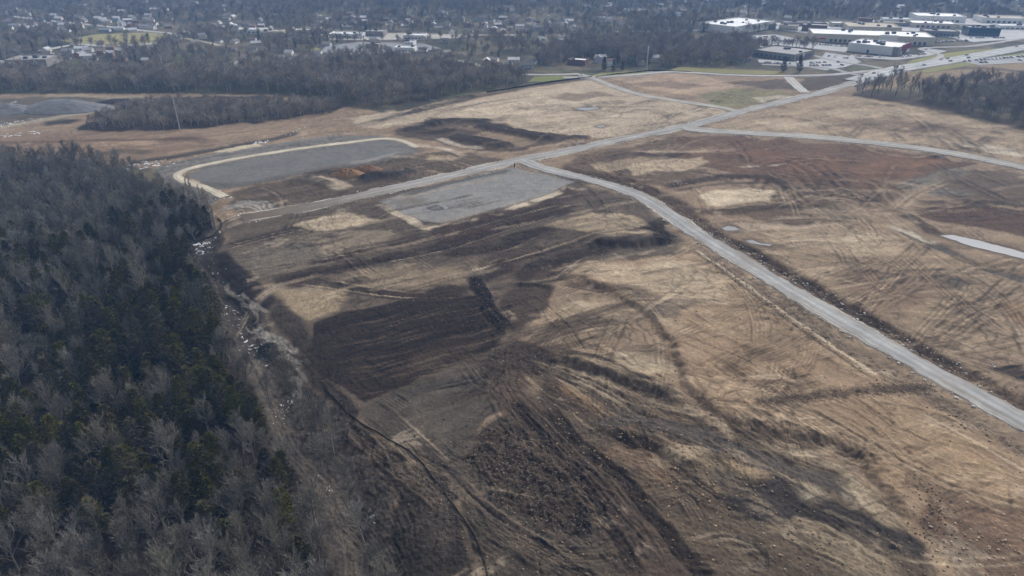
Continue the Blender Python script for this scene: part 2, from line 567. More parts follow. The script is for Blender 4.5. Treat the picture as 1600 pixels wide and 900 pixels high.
paint([(345, 352), (500, 322), (800, 262), (905, 285), (1000, 315), (1080, 380), (1060, 400), (940, 405), (860, 440), (800, 560), (560, 650), (470, 590), (400, 480), (350, 430)], S(98, 86, 73), 1, 6, 6)
# upper left: brush belt floor, brown meadow, stockpile yard
paint([(120, 200), (160, 176), (260, 152), (420, 150), (545, 164), (520, 176), (400, 192), (260, 204), (140, 206)], S(76, 66, 56), 0.9, 4, 6, rough=.5)
paint([(-260, 215), (0, 210), (130, 206), (280, 206), (330, 214), (345, 224), (270, 240), (190, 252), (100, 246), (-260, 246)], S(134, 112, 90), 1, 4, 6)
stroke([(-100, 222), (60, 222), (160, 219), (300, 217)], 5, S(100, 80, 64), .7)
stroke([(150, 227), (200, 223), (240, 224)], 10, S(158, 134, 106), .7)
stroke([(150, 241), (200, 236), (240, 238)], 9, S(88, 80, 62), .7)
stroke([(250, 218), (290, 216), (330, 222)], 9, S(92, 76, 62), .6)
paint([(-260, 160), (0, 155), (60, 150), (140, 150), (215, 154), (250, 156), (180, 172), (100, 184), (40, 192), (0, 200), (-260, 215)], S(104, 96, 84), 1, 4, 5)
stroke([(-20, 205), (40, 192), (95, 182), (160, 172), (215, 160), (250, 155)], 9, S(150, 140, 122), .9, warp=2)
stroke([(60, 195), (100, 190), (125, 190)], 14, S(62, 58, 54), .9)
stroke([(165, 164), (190, 160), (212, 159)], 16, S(60, 56, 54), .9)
stroke([(60, 152), (110, 149), (180, 152), (240, 151)], 9, S(158, 146, 120), .7)
stroke([(330, 158), (420, 156), (520, 157)], 10, S(168, 154, 126), .6, brk=.4)
# far site fields
paint([(540, 186), (640, 168), (760, 148), (920, 124), (1000, 148), (1140, 172), (1060, 196), (940, 218), (900, 215), (840, 205), (760, 188), (680, 184), (600, 200)], S(168, 152, 129), 1, 4, 8)
paint([(700, 178), (800, 160), (900, 158), (900, 170), (780, 182)], S(172, 156, 132), .8, 5, 9)
paint([(850, 148), (930, 144), (960, 150), (880, 156)], S(122, 104, 86), .7, 4, 8)
paint([(950, 121), (1010, 112), (1080, 115), (1150, 130), (1140, 138), (1090, 149), (1010, 140)], S(160, 138, 113), 1, 3, 4)
paint([(985, 132), (1040, 126), (1110, 134), (1060, 140)], S(126, 106, 88), .7, 4, 6)
paint([(1090, 151), (1140, 138), (1220, 142), (1245, 150), (1160, 168), (1120, 165)], S(126, 120, 84), 1, 3, 4)
paint([(1180, 152), (1225, 148), (1240, 152), (1190, 160)], S(176, 166, 144), .7, 3, 4)
paint([(1130, 128), (1230, 124), (1250, 140), (1200, 140)], S(98, 84, 70), .8, 3, 4)
paint([(1245, 140), (1255, 122), (1300, 120), (1325, 130), (1290, 142)], S(96, 82, 68), .9, 3, 3)
paint([(1100, 202), (1160, 181), (1300, 151), (1345, 152), (1450, 172), (1600, 210), (1860, 262), (1860, 300), (1600, 256), (1450, 229), (1250, 208)], S(154, 135, 110), 1, 3, 4)
for q, cc, aa in (([(1150, 196), (1230, 190), (1300, 192), (1240, 200)], BUFF, .6), ([(1250, 172), (1400, 168), (1450, 178), (1330, 184)], S(158, 140, 114), .6),
                  ([(1240, 186), (1400, 186), (1540, 200), (1480, 208), (1320, 200)], S(118, 98, 78), .55), ([(1480, 222), (1560, 228), (1620, 246), (1560, 242)], S(182, 170, 150), .8),
                  ([(1520, 200), (1600, 212), (1680, 232), (1600, 230)], S(160, 140, 112), .6)):
    paint(q, cc, aa, 6, 10)
paint([(1330, 150), (1400, 160), (1500, 178), (1620, 206), (1620, 196), (1500, 166), (1400, 148), (1350, 140)], S(84, 72, 60), .9, 3, 4, rough=.4)
paint([(1345, 142), (1420, 108), (1500, 100), (1620, 92), (1760, 90), (1760, 150), (1600, 130), (1450, 128)], S(142, 122, 92), .9, 3, 4)
stroke([(1420, 112), (1500, 106), (1560, 108), (1620, 116)], 14, S(92, 80, 66), .8)
# between R1 and the reddish field
paint([(1050, 236), (1062, 214), (1130, 213), (1250, 221), (1350, 229), (1450, 243), (1520, 256), (1480, 272), (1400, 300), (1330, 290), (1200, 286), (1100, 264)], S(112, 87, 67), 1, 4, 6, rough=.25)
paint([(1120, 236), (1250, 240), (1330, 250), (1300, 276), (1200, 262)], S(120, 88, 64), .7, 6, 9)
paint([(1330, 262), (1400, 240), (1470, 250), (1440, 276), (1360, 284)], S(126, 92, 66), .6, 5, 8)
paint([(870, 262), (900, 244), (980, 228), (1060, 214), (1050, 238), (1110, 266), (1040, 290), (960, 282)], S(110, 92, 73), 1, 3, 5, rough=.4)
paint([(975, 262), (1040, 250), (1100, 244), (1112, 252), (1060, 268), (990, 276)], S(156, 138, 112), 1, 3, 5)
paint([(920, 258), (970, 248), (1040, 240), (1050, 246), (980, 262), (950, 268)], S(146, 128, 104), .8, 3, 5)
stroke([(985, 238), (1020, 244), (1060, 242)], 10, S(84, 70, 56), .8, rough=.5)
paint([(1090, 306), (1160, 293), (1215, 298), (1200, 313), (1110, 323)], S(176, 160, 134), 1, 2, 4)
stroke([(1035, 292), (1110, 279), (1190, 277), (1228, 290), (1240, 302)], 8, S(78, 64, 52), .85, rough=.6)
stroke([(1050, 298), (1120, 288), (1190, 284)], 4, S(92, 78, 64), .8, rough=.6)
stroke([(1150, 262), (1210, 258), (1270, 256)], 3, S(196, 186, 168), .7, brk=.4)
stroke([(1045, 285), (1070, 283)], 7, S(190, 184, 174), .7, brk=.4)
paint([(1140, 330), (1250, 320), (1340, 330), (1330, 348), (1200, 352)], S(104, 86, 68), .8, 4, 6, rough=.4)
paint([(1250, 302), (1330, 288), (1420, 300), (1400, 330), (1320, 340), (1270, 330)], S(120, 100, 80), .8, 5, 8, rough=.5)
paint([(1420, 276), (1500, 262), (1640, 278), (1760, 300), (1760, 340), (1600, 322), (1480, 312)], S(104, 88, 72), .9, 4, 7, rough=.4)
stroke([(1450, 306), (1480, 300), (1530, 306)], 9, S(104, 100, 94), .8, rough=.8)
stroke([(1400, 296), (1470, 276), (1520, 264)], 10, S(118, 114, 104), .7, brk=.3)
paint([(1440, 326), (1520, 318), (1620, 332), (1800, 360), (1800, 410), (1600, 372), (1500, 350), (1440, 340)], S(96, 74, 58), .95, 4, 6, rough=.3)
paint([(1150, 360), (1250, 352), (1340, 352), (1400, 350), (1480, 400), (1600, 440), (1760, 500), (1760, 620), (1600, 560), (1450, 520), (1300, 455), (1180, 392)], S(146, 126, 101), 1, 4, 7)
paint([(1200, 366), (1330, 356), (1400, 366), (1420, 392), (1320, 398), (1240, 388)], S(160, 140, 114), .8, 5, 8)
paint([(1390, 440), (1470, 432), (1540, 440), (1500, 452), (1420, 456)], S(92, 82, 72), .75, 3, 6)
paint([(1300, 420), (1420, 424), (1480, 460), (1420, 500), (1330, 470)], S(122, 100, 80), .6, 6, 9)
paint([(1520, 470), (1640, 480), (1700, 530), (1600, 520)], S(146, 116, 84), .6, 6, 9)
stroke([(1390, 352), (1430, 368), (1490, 398), (1560, 425), (1620, 445)], 6, S(92, 86, 78), .9, dz=-.3)
stroke([(1380, 350), (1425, 364), (1470, 384)], 4, S(186, 174, 152), .8, brk=.3)
stroke([(1470, 398), (1540, 416), (1620, 432)], 5, S(128, 108, 80), .7, rough=.6)
paint([(1540, 575), (1580, 570), (1620, 590), (1660, 620), (1600, 600)], S(52, 46, 42), .9, 2, 4)
# right tan field beside R2
paint([(880, 420), (1000, 400), (1090, 396), (1200, 470), (1400, 592), (1600, 706), (1800, 820), (1900, 1100), (1560, 1250), (1450, 860), (1350, 740), (1300, 690), (1200, 665), (1100, 640),
       (1060, 580), (1040, 520), (985, 475)], S(150, 127, 100), 1, 3, 4)
paint([(885, 425), (1000, 402), (1080, 402), (1130, 450), (1080, 510), (1030, 500), (975, 470)], S(162, 143, 117), .8, 8, 12)
paint([(1100, 520), (1250, 500), (1300, 560), (1180, 600), (1090, 580)], S(136, 112, 86), .6, 9, 14)
paint([(1010, 475), (1060, 468), (1110, 480), (1080, 500), (1040, 496)], S(96, 84, 74), .6, 4, 7)
paint([(1240, 650), (1420, 640), (1560, 720), (1540, 780), (1420, 760), (1300, 690)], S(152, 126, 96), .7, 8, 10)
paint([(1440, 790), (1600, 760), (1700, 860), (1640, 1250), (1500, 900)], S(118, 94, 74), .8, 6, 10, rough=.2)
paint([(1470, 850), (1560, 850), (1600, 910), (1520, 930)], S(150, 136, 116), .5, 6, 12)
# middle of the site
paint([(455, 354), (500, 338), (545, 331), (580, 333), (592, 342), (545, 356), (500, 360)], S(172, 155, 128), 1, 3, 5)
paint([(360, 400), (430, 380), (520, 376), (520, 402), (470, 425), (400, 436), (370, 420)], S(112, 102, 88), .9, 5, 6, rough=.3)
paint([(480, 372), (560, 362), (620, 368), (600, 388), (520, 396)], S(140, 126, 106), .7, 5, 8, rough=.3)
paint([(430, 452), (500, 447), (545, 455), (535, 482), (480, 498), (440, 475)], S(138, 120, 94), .9, 4, 6, rough=.35)
paint([(540, 425), (640, 415), (735, 425), (735, 445), (650, 452), (560, 448)], S(130, 114, 92), .8, 4, 7)
paint([(850, 352), (920, 331), (985, 338), (1012, 356), (930, 364)], S(154, 137, 111), .9, 3, 5)
paint([(930, 366), (1010, 362), (1030, 368), (950, 376)], S(150, 134, 108), .8, 3, 5)
paint([(440, 432), (480, 428), (500, 436), (475, 448), (440, 446)], S(66, 53, 45), .7, 3, 3, rough=.5)
# pale spoil beside the pads and roads
stroke([(590, 318), (630, 336), (662, 354), (700, 354), (760, 340), (840, 312), (900, 292)], 5, S(186, 172, 150), .85, brk=.25, rough=.5)
stroke([(655, 356), (690, 357), (720, 350)], 9, S(180, 164, 142), .8, rough=.3)
# brown ground between the two pads
paint([(350, 300), (420, 288), (520, 262), (600, 250), (670, 238), (740, 240), (800, 254), (720, 270), (560, 306), (440, 326), (370, 330)], S(100, 86, 71), 1, 3, 5, rough=.35)
stroke([(480, 277), (520, 285), (545, 296)], 10, S(174, 158, 136), .8)
stroke([(560, 284), (600, 277), (650, 264)], 11, S(66, 60, 53), .95, dz=1.6, rough=.4)
stroke([(440, 288), (490, 282), (520, 292)], 8, S(70, 64, 56), .7, dz=.8)
stroke([(660, 244), (700, 246), (720, 250)], 8, S(168, 146, 116), .8)
stroke([(640, 226), (690, 232), (730, 244)], 5, S(176, 162, 142), .8, brk=.2)
paint([(620, 202), (680, 186), (760, 190), (840, 204), (905, 216), (870, 226), (800, 236), (740, 237), (680, 222), (630, 215)], S(92, 77, 63), 1, 4, 6, rough=.3)
for q, w, h in (([(636, 208), (680, 192), (740, 188), (770, 192)], 12, 1.0), ([(740, 193), (800, 205), (850, 214), (875, 216)], 13, 1.5), ([(700, 212), (750, 220), (800, 230)], 13, 1.2), ([(650, 205), (690, 206), (710, 200)], 9, .8), ([(885, 214), (930, 216)], 10, .8)):
    stroke(q, w, S(62, 52, 44), .9, dz=h, rough=.5)
stroke([(740, 208), (800, 218), (830, 228)], 14, S(146, 126, 100), .8)
stroke([(680, 214), (720, 228), (760, 232)], 6, S(178, 166, 150), .7, brk=.3)
stroke([(800, 170), (850, 166), (890, 166)], 9, S(70, 60, 52), .85)
stroke([(640, 178), (700, 172), (760, 160), (830, 150)], 5, S(104, 92, 80), .7)
stroke([(560, 198), (640, 176), (720, 156), (860, 130), (920, 123)], 9, S(92, 80, 68), .8)
tracks([(520, 200), (640, 178), (720, 158), (840, 136)], 3, 12)
tracks([(650, 192), (690, 172), (720, 158)], 2, 8)
stroke([(940, 190), (980, 176), (1040, 178), (1060, 184)], 4, S(186, 174, 158), .6, brk=.5)
for k in range(5):
    stroke([(965 + 4 * k, 184 - 2 * k), (985 + 3 * k, 174 - k), (1030 - 2 * k, 172 + k), (1050, 180 + 2 * k)], 3, S(110, 96, 82), .6, warp=5)
# grey hardcore round the upper pad
paint([(236, 266), (250, 258), (330, 240), (420, 226), (520, 211), (575, 211), (606, 214), (600, 222), (480, 238), (330, 262), (276, 272), (290, 288), (345, 306), (330, 318), (290, 304), (255, 282)], S(116, 112, 106), 1, 2, 3, rough=.1)
stroke([(190, 254), (260, 246), (330, 234), (420, 218), (470, 205)], 7, S(74, 68, 62), .9, dz=-.5)
paint([(330, 238), (350, 232), (400, 225), (408, 228), (360, 238)], S(176, 164, 138), .95, 1.5, 2)
stroke([(500, 320), (440, 330), (380, 341), (335, 356)], 12, S(126, 112, 98), .9)
tracks([(500, 320), (440, 330), (380, 341), (335, 356)], 4, 9)
for k in range(9):
    stroke([(345 + 3 * k, 330 - 2 * k), (375 + 4 * k, 322 - k), (400 + 6 * k, 332)], 2.2, S(170, 166, 158) if k % 2 else S(84, 78, 70), .6, warp=4)
# creek corridor, forest floor, bank
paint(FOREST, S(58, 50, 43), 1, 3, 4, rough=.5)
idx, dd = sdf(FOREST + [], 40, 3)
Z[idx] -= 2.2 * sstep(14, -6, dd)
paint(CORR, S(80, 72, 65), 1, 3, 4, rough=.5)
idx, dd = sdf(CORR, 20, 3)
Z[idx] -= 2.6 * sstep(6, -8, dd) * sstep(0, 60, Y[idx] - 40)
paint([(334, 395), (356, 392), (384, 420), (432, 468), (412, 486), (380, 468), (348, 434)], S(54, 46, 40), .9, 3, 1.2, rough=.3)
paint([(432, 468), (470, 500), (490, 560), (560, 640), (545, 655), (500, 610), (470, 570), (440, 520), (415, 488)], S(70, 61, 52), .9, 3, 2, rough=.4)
stroke([(385, 480), (420, 455), (450, 440)], 5, S(128, 114, 98), .8)
tracks([(360, 520), (385, 480), (420, 455), (455, 438)], 2, 4)
for k in range(26):
    a = random.uniform(0, 1); px = 330 + 120 * a + random.uniform(-18, 22); py = 400 + 190 * a + random.uniform(-14, 14)
    stroke([(px, py), (px + random.uniform(5, 22), py + random.uniform(3, 18)), (px + random.uniform(10, 40), py + random.uniform(12, 34))], random.uniform(.8, 2), S(140, 134, 126) if k % 3 else S(48, 42, 38), .7, warp=2, ends=2)
paint([(392, 530), (420, 528), (426, 548), (410, 560), (394, 548)], S(36, 33, 31), .9, 2, 3)
stroke([(385, 520), (405, 516), (432, 526), (436, 545)], 3, S(150, 144, 136), .7, warp=2)
stroke([(385, 545), (425, 632), (452, 690), (496, 738), (525, 785), (545, 840), (556, 1000)], 4.8, S(98, 89, 79), .9, warp=.8, dz=.1)
tracks([(385, 545), (425, 632), (452, 690), (496, 738), (525, 785), (545, 840), (556, 1000)], 3, 2.4, jitter=.2, dz=-.18, col=S(62, 56, 50), amt=.28)
paint([(500, 612), (560, 650), (640, 715), (700, 780), (745, 850), (770, 1250), (640, 1250), (612, 800), (580, 720), (540, 650)], S(62, 54, 46), 1, 3, 5, rough=.6)
paint([(600, 690), (680, 770), (720, 840), (700, 880), (650, 800), (600, 730)], S(92, 82, 74), .5, 6, 9, rough=.7)
# near left field
paint([(562, 640), (640, 604), (700, 582), (790, 578), (805, 620), (765, 650), (722, 690), (705, 772), (640, 706)], S(88, 80, 70), 1, 3, 5, rough=.25)
paint([(705, 772), (722, 690), (800, 640), (900, 720), (1000, 830), (1080, 1250), (770, 1250), (745, 850)], S(82, 72, 60), 1, 4, 5, rough=.4)  # bottom centre: dark wet soil, deepened to stand in for cloud shade
SLASH = [(716, 712), (752, 672), (800, 668), (850, 710), (890, 750), (922, 800), (912, 838), (850, 832), (790, 796), (744, 756)]
paint(SLASH, S(84, 71, 58), 1, 3, 5, rough=1.0)
paint([(880, 800), (912, 800), (920, 830), (890, 840)], S(48, 43, 40), .8, 2, 3)
stroke([(640, 640), (700, 720), (760, 790), (830, 840), (920, 890)], 8, S(94, 84, 73), .7)
tracks([(610, 640), (680, 705), (740, 770), (820, 832), (940, 900)], 3, 8, pale=.25, amt=.5)
tracks([(700, 690), (760, 640), (790, 600)], 2, 4, pale=0, amt=.6)
paint([(830, 560), (900, 580), (1000, 612), (1090, 650), (1200, 680), (1300, 720), (1380, 790), (1450, 870), (1500, 1250), (1080, 1250), (1000, 830), (900, 720), (830, 640)], S(98, 84, 68), 1, 4, 5, rough=.4)
# dozer passes over the whole site
PASS = [((1020, 420, 1560, 790), (0.02, .5), 60), ((860, 580, 1420, 900), (.48, .14), 60), ((580, 600, 1000, 900), (.75, .12), 34), ((360, 320, 1000, 470), (-.17, .06), 70), ((700, 460, 1000, 620), (-.1, .5), 26),
        ((540, 150, 1100, 230), (-.1, .12), 40), ((1120, 160, 1600, 250), (.12, .1), 36), ((900, 235, 1560, 350), (.1, .3), 60), ((1180, 350, 1600, 540), (.15, .35), 40), ((360, 250, 760, 320), (-.17, .1), 26)]
for (bx0, by0, bx1, by1), (an0, asd), cnt in PASS:
    for k in range(cnt):
        px = random.uniform(bx0, bx1); py = random.uniform(by0, by1)
        L = random.uniform(50, 190) * (.55 + py / 800); an = random.gauss(an0, asd); cv = random.gauss(0, .35)
        q = [(px + L * (t - .5) * math.cos(an + cv * t), py + L * (t - .5) * math.sin(an + cv * t)) for t in (0, .33, .66, 1)]
        if max(b for a, b in q) > 925 or min(b for a, b in q) < 140 or max(a for a, b in q) > 1700 or min(a - max(0, b - 560) * .6 for a, b in q) < 350:
            continue
        cc_ = random.choice((None, S(152, 132, 108), S(72, 59, 48), S(132, 113, 90), S(90, 78, 66)))
        bundle(q, random.uniform(1.6, 3.4), random.uniform(.8, 1.5), random.uniform(.2, .42), random.uniform(.2, .5), cc_, random.uniform(.08, .34))
# vehicle tracks all over the site
for k in range(120):
    px = random.uniform(380, 1560); py = random.choice((random.uniform(300, 470), random.uniform(420, 880), random.uniform(150, 300)))
    if px < 560 + max(0, py - 600) * .7:
        continue
    L = random.uniform(70, 260) * (.6 + py / 900)
    an = random.choice((-.2, -.12, .05, .1, .45, .5, -.4)) + random.gauss(0, .12)
    cv = random.gauss(0, .25)
    q = [(px + L * t * math.cos(an + cv * t), py + L * t * math.sin(an + cv * t) * .62) for t in (0, .33, .66, 1)]
    if max(b for a, b in q) > 930 or min(b for a, b in q) < 135 or max(a for a, b in q) > 1680:
        continue
    tracks(q, random.randint(1, 2), 5, amt=random.uniform(.25, .6), width=.8, pale=.45)
paint([(660, 360), (740, 340), (850, 315), (900, 296), (910, 306), (830, 345), (760, 372), (690, 388)], S(78, 62, 51), .9, 4, 6, rough=.4)
paint([(760, 380), (830, 372), (860, 395), (800, 430), (750, 425)], S(84, 70, 58), .8, 5, 8, rough=.4)
paint([(1000, 350), (1030, 345), (1055, 370), (1030, 385), (1005, 368)], S(58, 48, 41), .85, 3, 5, rough=.6)
for q, w, cc in (([(425, 442), (500, 424), (600, 404), (700, 384), (800, 352), (900, 326)], 7, S(64, 50, 42)), ([(430, 438), (500, 442), (560, 452), (640, 462), (740, 462)], 6, S(70, 57, 48)),
                 ([(345, 388), (420, 368), (520, 346), (600, 334)], 5, S(70, 56, 48)), ([(470, 412), (620, 384), (700, 366), (780, 342), (880, 318)], 6, S(66, 53, 44)),
                 ([(620, 458), (760, 420), (850, 394), (960, 358), (1010, 356)], 7, S(84, 69, 57)), ([(800, 432), (860, 428), (900, 400), (970, 384)], 9, S(88, 72, 59)),
                 ([(760, 400), (850, 362), (900, 345), (990, 344)], 4, S(72, 60, 50))):
    stroke(q, w, cc, .9, dz=-.2, warp=1.5, rough=.4, brk=.05)
    tracks(q, 4, w * 1.6, pale=.15)
for q_, w_ in (([(640, 470), (700, 455), (760, 430), (800, 405)], 9), ([(800, 440), (850, 415), (900, 398), (960, 382)], 8), ([(690, 400), (760, 385), (830, 365), (900, 345)], 9), ([(430, 440), (520, 425), (620, 402)], 6), ([(860, 545), (960, 575), (1060, 625)], 6)):
    stroke(q_, w_, S(60, 49, 41), .85, warp=3, brk=.15, rough=.5)
# pale clay patches and dark banks that stand out over the passes
for q_, c_, a_, w_ in (([(1090, 306), (1160, 293), (1215, 298), (1200, 313), (1110, 323)], S(182, 166, 140), .85, 3), ([(975, 262), (1040, 250), (1100, 244), (1112, 252), (1060, 268), (990, 276)], S(168, 150, 124), .8, 4),
                       ([(920, 258), (970, 248), (1040, 240), (1050, 246), (980, 262), (950, 268)], S(156, 138, 112), .6, 4), ([(850, 352), (920, 331), (985, 338), (1012, 356), (930, 364)], S(164, 146, 120), .75, 4),
                       ([(455, 354), (500, 338), (545, 331), (580, 333), (592, 342), (545, 356), (500, 360)], S(178, 161, 134), .8, 4), ([(930, 366), (1010, 362), (1030, 368), (950, 376)], S(160, 143, 116), .7, 4),
                       ([(940, 408), (1000, 402), (1080, 402), (1130, 450), (1080, 470), (1010, 460)], S(170, 151, 124), .5, 10), ([(1200, 366), (1330, 356), (1400, 366), (1420, 392), (1320, 398), (1240, 388)], S(168, 148, 122), .6, 7),
                       ([(1150, 345), (1240, 350), (1330, 352), (1250, 360), (1170, 362)], S(176, 160, 136), .6, 6), ([(1230, 372), (1330, 364), (1380, 372), (1300, 382)], S(176, 160, 134), .5, 6),
                       ([(700, 178), (800, 160), (900, 158), (900, 170), (780, 182)], S(182, 166, 142), .7, 8), ([(560, 196), (640, 178), (700, 170), (680, 182), (600, 200)], S(176, 160, 136), .6, 7), ([(760, 160), (860, 140), (920, 136), (880, 150), (800, 160)], S(178, 162, 138), .6, 7),
                       ([(900, 180), (1000, 160), (1080, 172), (1000, 190), (930, 204)], S(164, 148, 126), .5, 8), ([(960, 546), (1020, 555), (1048, 576), (1020, 590), (975, 570)], S(172, 154, 126), .8, 4), ([(880, 470), (950, 468), (990, 500), (930, 520), (870, 500)], S(158, 140, 114), .6, 5),
                       ([(430, 452), (500, 447), (545, 455), (535, 482), (480, 498), (440, 475)], S(150, 132, 105), .7, 5), ([(560, 428), (640, 416), (735, 424), (735, 445), (650, 452), (570, 446)], S(136, 119, 97), .6, 6),
                       ([(1180, 194), (1260, 188), (1330, 192), (1240, 202)], S(176, 160, 136), .6, 6), ([(1260, 172), (1400, 168), (1460, 180), (1330, 184)], S(170, 152, 126), .6, 8), ([(1250, 330), (1330, 322), (1370, 340), (1300, 346)], S(156, 139, 116), .6, 6),
                       ([(1300, 655), (1420, 640), (1560, 720), (1540, 780), (1420, 750)], S(162, 137, 106), .55, 10), ([(1120, 470), (1240, 480), (1300, 540), (1200, 560), (1100, 520)], S(158, 136, 107), .45, 12)):
    paint(q_, c_, a_ * .72, 4, w_)
for q_, w_ in (([(1035, 292), (1110, 279), (1190, 277), (1228, 290), (1240, 302)], 6), ([(1050, 328), (1130, 330), (1230, 322), (1260, 330)], 7), ([(1400, 330), (1430, 345), (1470, 372)], 8), ([(900, 285), (1000, 290), (1060, 318)], 7), ([(1430, 318), (1540, 316), (1640, 330)], 5),
               ([(985, 238), (1030, 244), (1080, 240)], 6), ([(1240, 300), (1300, 306), (1360, 318)], 4)):
    stroke(q_, w_, S(72, 58, 46), .8, warp=2.5, brk=.2, rough=.6, dz=.4)
PAD1 = [(632, 303), (660, 295), (720, 280), (770, 268), (803, 261), (850, 272), (902, 286), (850, 304), (790, 323), (730, 339), (690, 348), (662, 346), (640, 337), (622, 328), (592, 315), (612, 309)]
PAD2 = [(290, 276), (305, 268.5), (340, 260), (420, 246), (500, 234), (585, 221), (612, 221), (638, 226), (656, 237), (600, 250), (545, 259), (480, 270), (420, 283), (372, 292), (345, 296), (312, 286)]
for pd, cl in ((PAD1, S(124, 123, 121)), (PAD2, S(106, 105, 103))):
    paint(pd, cl, 1, 1.6, 1.8)
stroke([(606, 313), (628, 318), (650, 312), (662, 306)], 9, S(108, 104, 96), .8, warp=4, brk=.3)
stroke([(632, 305), (650, 311), (668, 313)], 7, S(112, 100, 82), .7, warp=4, brk=.35)
stroke([(660, 340), (700, 332), (740, 330)], 5, S(114, 112, 108), .3, warp=4, brk=.3)
stroke([(640, 334), (700, 344), (760, 330), (850, 303)], 3.5, S(146, 134, 116), .3, warp=3, brk=.35)
stroke([(300, 284), (350, 294), (420, 281), (500, 266), (600, 249), (655, 238)], 6, S(96, 92, 86), .7, warp=3, brk=.2)
stroke([(310, 290), (380, 289), (450, 275)], 8, S(92, 88, 82), .7, warp=4, brk=.25)
stroke([(450, 262), (530, 250), (620, 236)], 5, S(104, 104, 104), .7, warp=4, brk=.2)
stroke([(540, 256), (580, 250), (630, 236)], 4, S(134, 132, 128), .6, warp=3, brk=.3)
# ploughed topsoil
PLOUGH = [(478, 545), (488, 506), (540, 486), (640, 468), (738, 462), (772, 500), (792, 524), (762, 546), (700, 572), (640, 602), (572, 628), (530, 604), (495, 575)]
paint(PLOUGH, S(57, 46, 37), 1, 1.4, 2.2, rough=.35)
paint([(640, 560), (720, 535), (760, 520), (740, 545), (690, 568), (640, 590)], S(84, 68, 54), .55, 3, 4)
paint([(790, 452), (862, 450), (846, 500), (800, 522), (782, 490)], S(80, 66, 55), .9, 3, 3, rough=.3)
stroke([(735, 426), (755, 460), (775, 495), (796, 522)], 6, S(44, 36, 31), 1, dz=.8, rough=.9)
stroke([(790, 446), (830, 446), (872, 450)], 3.6, S(46, 38, 33), .9, dz=.5, rough=.8)
for k in range(130):                                            # furrows of the plough
    a = random.random(); b = random.random()
    px = 490 + 260 * a; py = 480 + 125 * b + (1 - a) * 30
    L = random.uniform(40, 120)
    stroke([(px, py), (px + L * .5, py - L * .10), (px + L, py - L * .25)], random.uniform(.5, 1.1), S(98, 84, 70) if random.random() < .5 else S(42, 34, 29), .75, warp=1.2, dz=-.08, ends=10)
stroke([(628, 307), (700, 287), (760, 274), (803, 264)], 4, S(84, 82, 80), .8)
# hub where the haul tracks meet
paint([(770, 540), (810, 525), (850, 540), (870, 565), (830, 590), (780, 590), (745, 575)], S(74, 62, 52), .9, 4, 5, rough=.7)
stroke([(805, 555), (786, 600), (825, 650), (895, 720), (955, 790), (1015, 860), (1080, 950)], 11, S(92, 77, 64), .95, dz=.15)
tracks([(805, 555), (786, 600), (825, 650), (895, 720), (955, 790), (1015, 860), (1080, 950)], 7, 7, jitter=.4, dz=-.22, pale=.0, amt=.6)
stroke([(850, 640), (925, 706), (1000, 784), (1060, 850), (1110, 930)], 4.2, S(58, 47, 38), 1, dz=-.7, rough=.6, brk=.1)
stroke([(795, 620), (850, 690), (905, 752), (960, 830), (1010, 910)], 3.0, S(62, 51, 42), .95, dz=-.4, rough=.7, brk=.2)
for q in ([(810, 560), (760, 600), (700, 640)], [(800, 565), (880, 540), (960, 525)], [(810, 560), (850, 600), (950, 660), (1100, 745)], [(805, 560), (840, 530), (920, 505), (1000, 500)],
          [(815, 560), (900, 600), (1000, 660), (1180, 720)], [(790, 560), (740, 560), (690, 556)], [(800, 525), (900, 500), (990, 470), (1050, 470)], [(870, 440), (940, 452), (1040, 460)]):
    tracks(q, 3, 6, pale=.0, amt=.65)
    stroke(q, 5, S(76, 64, 53), .55, brk=.25)
for k in range(9):                                             # fan of tracks out of the hub
    an = random.choice((-.3, -.1, .15, .3, .5, .62)) + random.gauss(0, .06); L = random.uniform(110, 420); cv = random.gauss(0, .3)
    q = [(806 + 14 * math.cos(an) + L * t * math.cos(an + cv * t), 562 + L * t * math.sin(an + cv * t) * .62) for t in (0, .3, .65, 1)]
    if min(a - max(0, b - 600) * .6 for a, b in q) > 560 and max(b for a, b in q) < 920:
        tracks(q, 2, 4, amt=.42, width=.75, pale=.35)
# spoil bands in the lower right
paint([(960, 640), (1060, 665), (1170, 700), (1280, 735), (1345, 762), (1332, 776), (1230, 747), (1120, 716), (1020, 692), (950, 664)], S(90, 81, 73), .9, 2.5, 4, rough=.3)
paint([(1130, 742), (1200, 742), (1290, 780), (1380, 815), (1446, 852), (1440, 876), (1350, 860), (1270, 816), (1190, 816), (1140, 782)], S(72, 64, 58), .95, 2, 3, rough=.4)
paint([(880, 560), (960, 570), (1000, 590), (980, 606), (900, 585)], S(150, 132, 108), .6, 3, 5)
paint([(960, 545), (1020, 555), (1048, 575), (1020, 590), (975, 570)], S(160, 142, 116), .8, 3, 4)
paint([(1280, 830), (1360, 850), (1400, 890), (1330, 910), (1270, 870)], S(142, 126, 102), .6, 5, 8, rough=.3)
paint([(950, 690), (1010, 700), (1060, 740), (1000, 745), (955, 715)], S(120, 98, 76), .7, 4, 6, rough=.3)
for q, w, cc in (([(890, 575), (990, 612), (1080, 645), (1150, 690)], 3.5, BUFF), ([(1170, 690), (1290, 735), (1370, 800), (1425, 838)], 5, S(156, 138, 112)), ([(1010, 686), (1120, 730), (1212, 745)], 3.5, S(158, 136, 106)),
                 ([(860, 600), (940, 640), (1010, 690)], 4, S(136, 110, 80)), ([(1220, 700), (1300, 730), (1340, 770)], 4, S(166, 150, 122)), ([(1230, 752), (1290, 790)], 6, S(164, 150, 126)),
                 ([(1180, 820), (1260, 820), (1330, 850)], 4, S(140, 124, 100))):
    stroke(q, w, cc, .75, brk=.35, warp=2.5)
